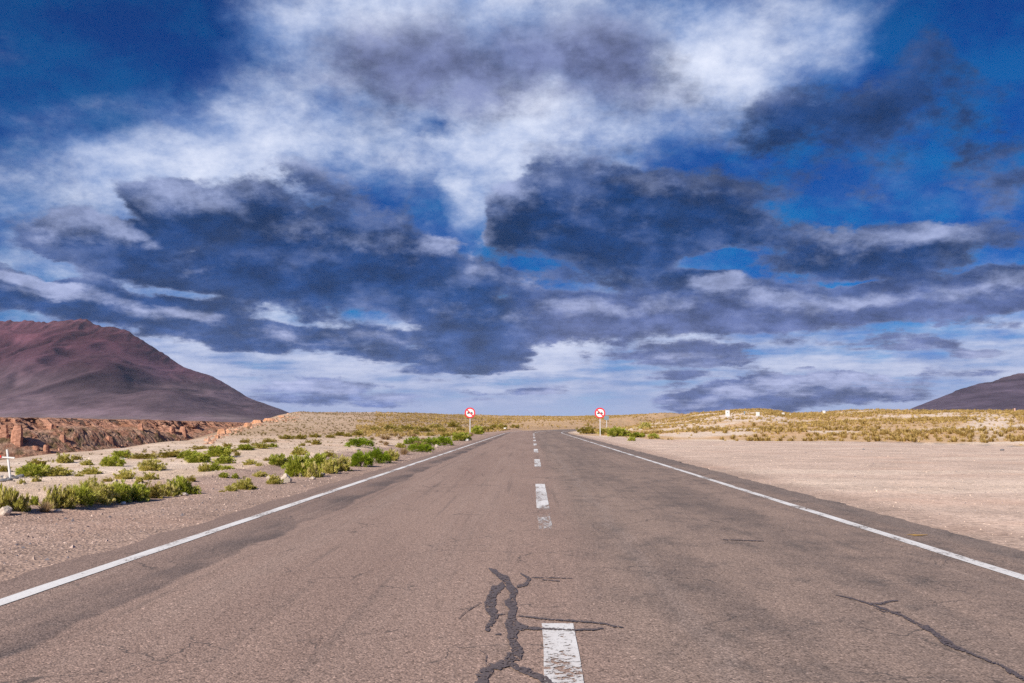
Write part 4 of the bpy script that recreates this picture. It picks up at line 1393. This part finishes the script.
rock('stone', 323, 475.5, 4, 2.5, PALE, 'pale pebble-like stone under the dark green wide shrub', 31, 'stone')
rock('stone', 1003, 450.8, 4, 1.6, GREY_ST, 'dark stone lying alone on the gravel lot at the far right', 33, 'stone')
rock('stone', 864, 449.8, 2.5, 1.2, GREY_ST, 'small dark stone on the middle of the gravel lot', 34, 'stone')
rock('stone', 505, 429.3, 3, 1.6, WHITE_ST, 'white stone at the far bend beside the left edge line', 36, 'stone')

# red rock outcrops of the canyon, standing on the far wall or on the flank of the brown hill
OUT = [
    (14.5, 444, 12, 22, 'tall red rock pillar standing out of the canyon wall, far left', RED_ST, 41),
    (3, 437, 9, 15, 'red rock buttress at the left edge beside the tall pillar', RED_ST, 42),
    (45, 452, 6.5, 10, 'upright red boulder at the foot of the canyon slope', RED_ST, 43),
    (36, 450.5, 8, 6, 'red boulder lying left of the upright one in the canyon', RED_ST, 44),
    (62, 439, 8, 9, 'red block halfway up the canyon slope above the upright boulder', RED_ST, 45),
    (52, 428, 9, 8, 'red block high in the canyon wall right of the tall pillar', RED_ST, 46),
    (110, 440, 8, 6, 'red block on the middle of the canyon slope', RED_ST, 47),
    (141, 428, 6, 9, 'narrow red rock column at the top of the canyon wall', RED_ST, 48),
    (171, 432, 8, 11, 'square red cliff block left of the darkest cleft', RED_ST, 49),
    (184, 433, 7, 12, 'tallest square red cliff block beside the darkest cleft', RED_ST, 50),
    (220, 434.5, 11, 7, 'orange rock outcrop low on the hill flank above the green cluster', ORANGE_ST, 51),
    (216, 438.5, 5, 4, 'small orange rock under the low outcrop on the hill flank', ORANGE_ST, 52),
    (228, 433, 7, 3.5, 'flat orange rock right of the low outcrop on the hill flank', ORANGE_ST, 53),
    (246, 427.5, 9, 6, 'orange rock on the left shoulder of the brown hill', ORANGE_ST, 54),
    (256, 423.5, 12, 4.5, 'wide orange rock on the left shoulder of the brown hill', ORANGE_ST, 55),
    (268, 421, 12, 3.5, 'flat orange rock higher on the left shoulder of the brown hill', ORANGE_ST, 56),
    (281, 417.5, 9, 2.6, 'orange rock nearly on the crest of the brown hill', ORANGE_ST, 57),
]


def cliff_hit_old(u, v):
    """distance at which the view ray meets the far canyon wall"""
    d = ray(u, v)
    ys = np.linspace(60, 420, 3000); xs = ys * d.x / d.y
    dist = poly_dist(xs, ys, FAR_RIM); i = int(np.argmin(dist))
    zz = CAM_H + ys[i] * d.z / d.y
    back = max(0.0, min(22.0, (-zz - 3.0) * 3.2))
    y = ys[i] - back
    return Vector((y * d.x / d.y, y, CAM_H + y * d.z / d.y))


def crag_mesh(seed, strata=6):
    """a jointed block: several stepped, chopped prisms fused into one crag, unit size"""
    r = random.Random(seed); bm = bmesh.new(); z = 0.0
    n = 9; base = [(.5 * r.uniform(.6, 1.0)) for _ in range(n)]; ox = oy = 0.0; prev = None
    hs = [r.uniform(.6, 1.4) for _ in range(strata)]; tot = sum(hs)
    for k in range(strata + 1):
        f = 1 - .48 * (k / strata) ** 1.3
        for half in ((0, 1) if 0 < k < strata else (0,)):
            j = [b * f * r.uniform(.92, 1.06) for b in base]
            ring = [bm.verts.new((ox + j[i] * math.cos(i / n * 6.283), oy + j[i] * math.sin(i / n * 6.283), z + (.02 if half else 0) + r.uniform(-.02, .02))) for i in range(n)]
            if prev:
                for i in range(n): bm.faces.new((prev[i], prev[(i + 1) % n], ring[(i + 1) % n], ring[i]))
            prev = ring
        ox += r.uniform(-.015, .015); oy += r.uniform(-.015, .015)
        if k < strata: z += hs[k] / tot
    bm.faces.new(prev)
    me = bpy.data.meshes.new('rock_outcrop'); bm.to_mesh(me); bm.free()
    return me


def nearest_cliff(u, v):
    P = CLIFF_V - np.array([0, 0, CAM_H])
    M = np.array(CAM_M).T
    L = P @ M.T
    uu = 512 + FOC * L[:, 0] / -L[:, 2]; vv = 341.5 - FOC * L[:, 1] / -L[:, 2]
    ok = (np.abs(uu - u) < 2.5) & (np.abs(vv - v) < 2.0) & (L[:, 2] < 0)
    if not ok.any(): ok = (np.hypot(uu - u, vv - v) < 8) & (L[:, 2] < 0)
    i = np.nonzero(ok)[0]; k = i[np.argmin(CLIFF_V[i, 1])]
    return Vector(CLIFF_V[k])


for (u, v, w, h, lab, mat, sd_) in OUT:
    p = nearest_cliff(u, v) if u < 200 else ground_hit(u, v)
    D = p.y / FOC
    me = crag_mesh(sd_, 7 if h > 9 else 4)
    for q in me.vertices: q.co = Vector((q.co.x * w * D * (1.55 if u < 200 else 1.5), q.co.y * w * D * 1.2, q.co.z * (h * D * (.68 if 200 > u > 18 else .85 if u < 20 else .75) + .9) - .9))
    me.materials.append(mat)
    o = bpy.data.objects.new('rock_outcrop', me); COL.objects.link(o)
    o.location = p; o.location.y += w * D * .45
    tag(o, lab, 'rock')


# rubble on the canyon slope and gravel along the road: nobody could count them
def pebble_field(name, pts, sizes, cols_, seed, mat):
    r = np.random.default_rng(seed); n = len(pts)
    B = np.array([(1, 0, 0), (-.5, .87, 0), (-.5, -.87, 0), (.2, .1, .75), (.55, .75, -.1), (-1, .1, -.1)], float)
    F0 = np.array([(0, 4, 3), (4, 1, 3), (1, 5, 3), (5, 2, 3), (2, 0, 3)])
    rot = r.uniform(0, 6.28, n); c, s = np.cos(rot)[:, None], np.sin(rot)[:, None]
    jit = 1 + r.normal(0, .22, (n, 6, 3))
    Bj = B[None] * jit
    sx = sizes[:, None]; sy = (sizes * r.uniform(.6, 1.0, n))[:, None]; sz = (sizes * r.uniform(.5, 1.1, n))[:, None]
    X = Bj[..., 0] * sx; Y = Bj[..., 1] * sy; Z = Bj[..., 2] * sz
    V = np.stack([X * c - Y * s + pts[:, :1], X * s + Y * c + pts[:, 1:2], Z + pts[:, 2:3]], -1).reshape(-1, 3)
    F = (F0[None] + (np.arange(n) * 6)[:, None, None]).reshape(-1, 3)
    me = raw_mesh(name, V, F, False)
    set_col(me, 'zone', np.repeat(cols_, 6, axis=0))
    tag(link(name, me, mat), kind='stuff')


gm, N_, b_ = material('gravel_stone', .9, .2)
N_.put(b_.inputs['Base Color'], N_.new('ShaderNodeAttribute', attribute_name='zone').outputs['Color'])


def build_gravel():
    r = np.random.default_rng(5)
    n = 34000
    y = np.exp(r.uniform(math.log(3.0), math.log(60), n))
    side = r.random(n) < .55
    lat = np.where(side, -3.8 - r.gamma(2.2, .95, n).clip(0, 9), 4.2 + r.gamma(1.5, 5.0, n).clip(0, 40))
    x = road_x(y) + lat
    keep = (np.abs(x / y) < .72) & ~in_canyon(x, y)
    x, y, side = x[keep], y[keep], side[keep]
    s = (r.gamma(1.6, .0042, len(x)) + .004).clip(.004, .045) * np.where(side, 1.0, .7) * (1 + y / 60)
    z = terrain(x, y) - s * .15
    base = np.where(side[:, None], np.array([.44, .33, .28]), np.array([.62, .48, .385]))
    c = base * r.uniform(.5, 1.35, len(x))[:, None]
    dk = r.random(len(x)) < .12; c[dk] = np.array([.15, .135, .15])
    pebble_field('gravel', np.stack([x, y, z], -1), s, c, 6, gm)
    # bigger clods along the windrow and over the sand
    n = 3800
    y = np.exp(r.uniform(math.log(7), math.log(80), n)); lat = -6.3 - np.abs(r.gamma(1.3, 3.0, n))
    x = road_x(y) + lat
    keep = ~in_canyon(x, y) & (x / y > -.7); x, y = x[keep], y[keep]
    s = (r.gamma(1.5, .012, len(x)) + .010).clip(.01, .10)
    z = terrain(x, y) - s * .2
    c = np.array([.50, .40, .32]) * r.uniform(.55, 1.3, len(x))[:, None]
    pebble_field('sand_pebbles', np.stack([x, y, z], -1), s, c, 7, gm)


build_gravel()


def build_rubble():
    r = np.random.default_rng(15)
    i = r.integers(0, len(CLIFF_V), 9000); P = CLIFF_V[i]
    keep = (P[:, 2] < -2.2); P = P[keep]
    s = (r.gamma(1.5, .13, len(P)) + .10).clip(.1, .9)
    c = np.array([.50, .27, .185]) * r.uniform(.5, 1.25, len(P))[:, None]
    pebble_field('canyon_rubble', P + r.normal(0, .2, P.shape) * [1, 1, .2], s, c, 16, gm)
    # loose orange rock along the left shoulder of the brown hill
    n = 420; L = []
    for k in range(n):
        u = r.uniform(206, 300); v = np.interp(u, [206, 225, 246, 268, 300], [440, 432.5, 426, 420.5, 415.5]) + r.normal(1.2, 2.0)
        p = ground_hit(u, v); L.append((p.x, p.y, p.z))
    L = np.array(L); s = (r.gamma(1.5, .07, n) + .05).clip(.05, .32)
    c = np.array([.52, .30, .20]) * r.uniform(.6, 1.2, n)[:, None]
    pebble_field('loose_rock', L, s, c, 17, gm)


build_rubble()


# ================================================================== signs, cross and small things
def solid(name, rgb, rough=.5, spec=.4, metal=0.0):
    m, N, b = material(name, rough, spec)
    tc = N.new('ShaderNodeTexCoord').outputs['Object']
    n = N.noise(tc, 6.0, 4, .6)
    f = N.map(n, .3, .7, .88, 1.06)
    N.put(b.inputs['Base Color'], N.mix(1.0, rgb, N.comb(f, f, f), 'MULTIPLY'))
    b.inputs['Metallic'].default_value = metal
    return m


S_WHITE = solid('sign_white', (.86, .86, .85)); S_RED = solid('sign_red', (.72, .025, .045)); S_BLACK = solid('sign_black', (.02, .03, .03))
S_POST = solid('galvanised_post', (.62, .62, .64), .45, .5, .2); S_BACK = solid('sign_back', (.18, .27, .33), .5); W_PAINT = solid('white_paint', (.70, .70, .70))
RIBBON = solid('red_cloth', (.75, .05, .05), .9)


def bm_obj(name, bm, mat, parent=None):
    bmesh.ops.recalc_face_normals(bm, faces=bm.faces)
    me = bpy.data.meshes.new(name); bm.to_mesh(me); bm.free()
    return link(name, me, mat, parent)


def bm_box(bm, c, s, rot=0.0):
    """box with bevelled edges, rotated by rot about the y axis"""
    M = Matrix.Translation(c) @ Matrix.Rotation(rot, 4, 'Y') @ Matrix.Diagonal((s[0], s[1], s[2], 1))
    r = bmesh.ops.create_cube(bm, size=1.0, matrix=M)
    return r


def bm_disc(bm, r, y0, y1, cz, n=40, r_in=0.0):
    ang = [i / n * 2 * math.pi for i in range(n)]
    def ring(rad, y): return [bm.verts.new((rad * math.cos(a), y, cz + rad * math.sin(a))) for a in ang]
    o0, o1 = ring(r, y0), ring(r, y1)
    for i in range(n): bm.faces.new((o0[i], o0[(i + 1) % n], o1[(i + 1) % n], o1[i]))
    if r_in:
        i0, i1 = ring(r_in, y0), ring(r_in, y1)
        for i in range(n):
            j = (i + 1) % n
            bm.faces.new((i0[i], i1[i], i1[j], i0[j])); bm.faces.new((o0[i], i0[i], i0[j], o0[j])); bm.faces.new((o1[i], o1[j], i1[j], i1[i]))
    else:
        bm.faces.new(o0[::-1]); bm.faces.new(o1)


def no_passing_sign(u, v_mid, dist, dpx, label):
    d = ray(u, v_mid); x = dist * d.x / d.y; zc = CAM_H + dist * d.z / d.y
    gz = ground_z(x, dist); R_ = dpx * dist / FOC / 2; h = zc - gz
    root = empty('road_sign', (x, dist, gz), math.atan2(0, 1))
    tag(root, label, 'road sign')
    bm = bmesh.new(); bm_box(bm, (0, .05, (h + R_ * .7) / 2 - .15), (.085, .06, h + R_ * .7 + .3)); bm_obj('post', bm, S_POST, root)
    bm = bmesh.new(); bm_disc(bm, R_ * .98, -.012, .012, h); bm_obj('sign_face', bm, S_WHITE, root)
    bm = bmesh.new(); bm_disc(bm, R_, -.020, -.014, h, 48, R_ * .76); bm_obj('red_ring', bm, S_RED, root)
    # two cars seen from behind
    for sx, mat, nm in ((-1, S_BLACK, 'car_symbol'), (1, S_BLACK, 'car_symbol')):
        bm = bmesh.new(); c = sx * R_ * .32; zb = h - R_ * .05; k = R_
        P = [(-.24, -.12), (-.24, .03), (-.17, .06), (-.12, .20), (.12, .20), (.17, .06), (.24, .03), (.24, -.12), (.17, -.12), (.17, -.19), (.10, -.19), (.10, -.12), (-.10, -.12), (-.10, -.19), (-.17, -.19), (-.17, -.12)]
        a = [bm.verts.new((c + px * k * .95, -.018, zb + pz * k * .85)) for px, pz in P]; b2 = [bm.verts.new((c + px * k * .95, -.0135, zb + pz * k * .85)) for px, pz in P]
        bm.faces.new(a); bm.faces.new(b2[::-1])
        for i in range(len(P)): bm.faces.new((a[i], a[(i + 1) % len(P)], b2[(i + 1) % len(P)], b2[i]))
        bm_obj(nm, bm, mat, root)
    bm = bmesh.new(); bm_box(bm, (0, -.022, h), (R_ * 1.56, .004, R_ * .22), math.radians(45)); bm_obj('red_slash', bm, S_RED, root)
    for zz in (h + R_ * .45, h - R_ * .45):
        bm = bmesh.new(); bm_box(bm, (0, .018, zz), (R_ * .5, .010, .05)); bm_obj('bracket', bm, S_POST, root)
    return root


no_passing_sign(470.0, 412.8, 85.0, 10.6, 'round red and white no-passing sign left of the road')
no_passing_sign(600.0, 413.0, 85.0, 10.6, 'round red and white no-passing sign right of the road')


def panel(name, u, v0, v1, w, foot_v, mat, label, cat, dist=None, kind='panel', post_w=.12):
    """a small upright thing on the far slope: v0..v1 its face, foot on the ground"""
    if dist is None: dist = ground_hit(u, foot_v).y
    d = ray(u, (v0 + v1) / 2); x = dist * d.x / d.y; D = dist / FOC
    gz = ground_z(x, dist); zc = CAM_H + dist * d.z / d.y; hh = (v1 - v0) * D
    root = empty(name, (x, dist, gz)); tag(root, label, cat)
    if zc - hh / 2 - gz < 0: zc = gz + hh / 2
    bm = bmesh.new()
    for sx in ((-.3, .3) if w * D > .9 else (0,)):
        bm_box(bm, (sx * w * D, .06, (zc - gz) / 2 - .1), (post_w, .08, zc - gz + .2))
    bm_obj('post', bm, S_POST, root)
    bm = bmesh.new(); bm_box(bm, (0, 0, zc - gz), (w * D, .06, hh))
    bmesh.ops.bevel(bm, geom=list(bm.edges), offset=.015, segments=1, affect='EDGES')
    bm_obj('panel', bm, mat, root)
    return root, D, zc - gz, hh


r_, D_, zc_, hh_ = panel('notice_board', 727.6, 410.3, 416.6, 4.2, 418.3, W_PAINT, 'tall white notice board with a dark mark on the sandy knoll', 'notice board')
bm = bmesh.new(); bm_disc(bm, .55 * D_, -.045, -.033, 0, 18)
mk = bm_obj('dark_mark', bm, S_BACK, r_); mk.location = (0, 0, zc_ + hh_ * .12)
panel('utility_cabinet', 757.8, 412, 416, 3.6, 416.8, solid('pale_grey_paint', (.62, .66, .66)), 'pale grey cabinet standing near the top of the sandy knoll', 'cabinet')
panel('marker_post', 744.6, 411.3, 413.5, 1.0, 415.0, S_BACK, 'thin dark marker post on the bare sand of the knoll', 'post')
panel('marker_board', 783.2, 412.6, 415.0, 2.6, 415.6, W_PAINT, 'small white marker board in the dip right of the knoll', 'marker board')
panel('marker_board', 790.0, 413.7, 415.0, 1.6, 415.6, W_PAINT, 'tiny whitish marker board right beside the white one in the dip', 'marker board')
panel('marker_board', 824.0, 410.6, 413.2, 2.8, 414.5, W_PAINT, 'white marker board on the ridge, clear against the dark sky', 'marker board')
panel('marker_post', 1014.8, 408.3, 411.3, 1.3, 412.0, solid('pink_paint', (.62, .40, .36)), 'thin pinkish post on the skyline below the right mountain', 'post')
panel('road_sign', 606.6, 415.9, 419.9, 4.4, 424.0, S_BACK, 'blue-grey sign back just behind the right round sign', 'road sign', dist=185.0)


def memorial():
    p = ground_hit(10.5, 478.5); D = p.y / FOC
    root = empty('memorial_cross', p)
    tag(root, 'leaning white wooden memorial cross at the left edge of the desert', 'cross')
    H = 29 * D; lean = math.radians(-9)
    bm = bmesh.new(); bm_box(bm, (-.5 * H * math.sin(-lean), 0, H / 2 - .05), (.036, .030, H + .10), lean)
    bmesh.ops.bevel(bm, geom=list(bm.edges), offset=.004, segments=1, affect='EDGES'); bm_obj('upright', bm, W_PAINT, root)
    cz = H * .72; cx = -cz * math.sin(-lean)
    bm = bmesh.new(); bm_box(bm, (cx, -.034, cz), (15 * D, .022, .030), math.radians(3))
    bmesh.ops.bevel(bm, geom=list(bm.edges), offset=.003, segments=1, affect='EDGES'); bm_obj('crossbar', bm, W_PAINT, root)
    bm = bmesh.new()
    for k in range(9):
        a = k * 2.4; M = Matrix.Translation((cx - 7.0 * D, -.055, cz + .02)) @ Matrix.Rotation(a, 4, 'Y') @ Matrix.Translation((.014, 0, 0)) @ Matrix.Diagonal((.020, .010, .012, 1))
        bmesh.ops.create_icosphere(bm, subdivisions=1, radius=1, matrix=M)
    bm_obj('red_flower', bm, RIBBON, root)
    rr = random.Random(4)
    spots = [(-9, 3, 9, 3.2), (-3, 2, 8, 3), (4, 0, 7, 2.4), (9, -1.5, 8, 3.2), (-5, 0, 5, 3.4), (12, -4, 6, 2.4), (-8, -1, 6, 2.2), (1, -2, 5, 2)]
    for i, (du, dv, w, h) in enumerate(spots):
        rock('stone', 10 + du, 479 + dv, w, h, GREY_ST if i != 4 else PALE, 'dark grey stone of the low heap round the white cross' if i != 4 else 'pale bluish stone against the foot of the white cross', 60 + i, 'stone',
             'grey stones heaped round the cross' if i != 4 else None)


memorial()
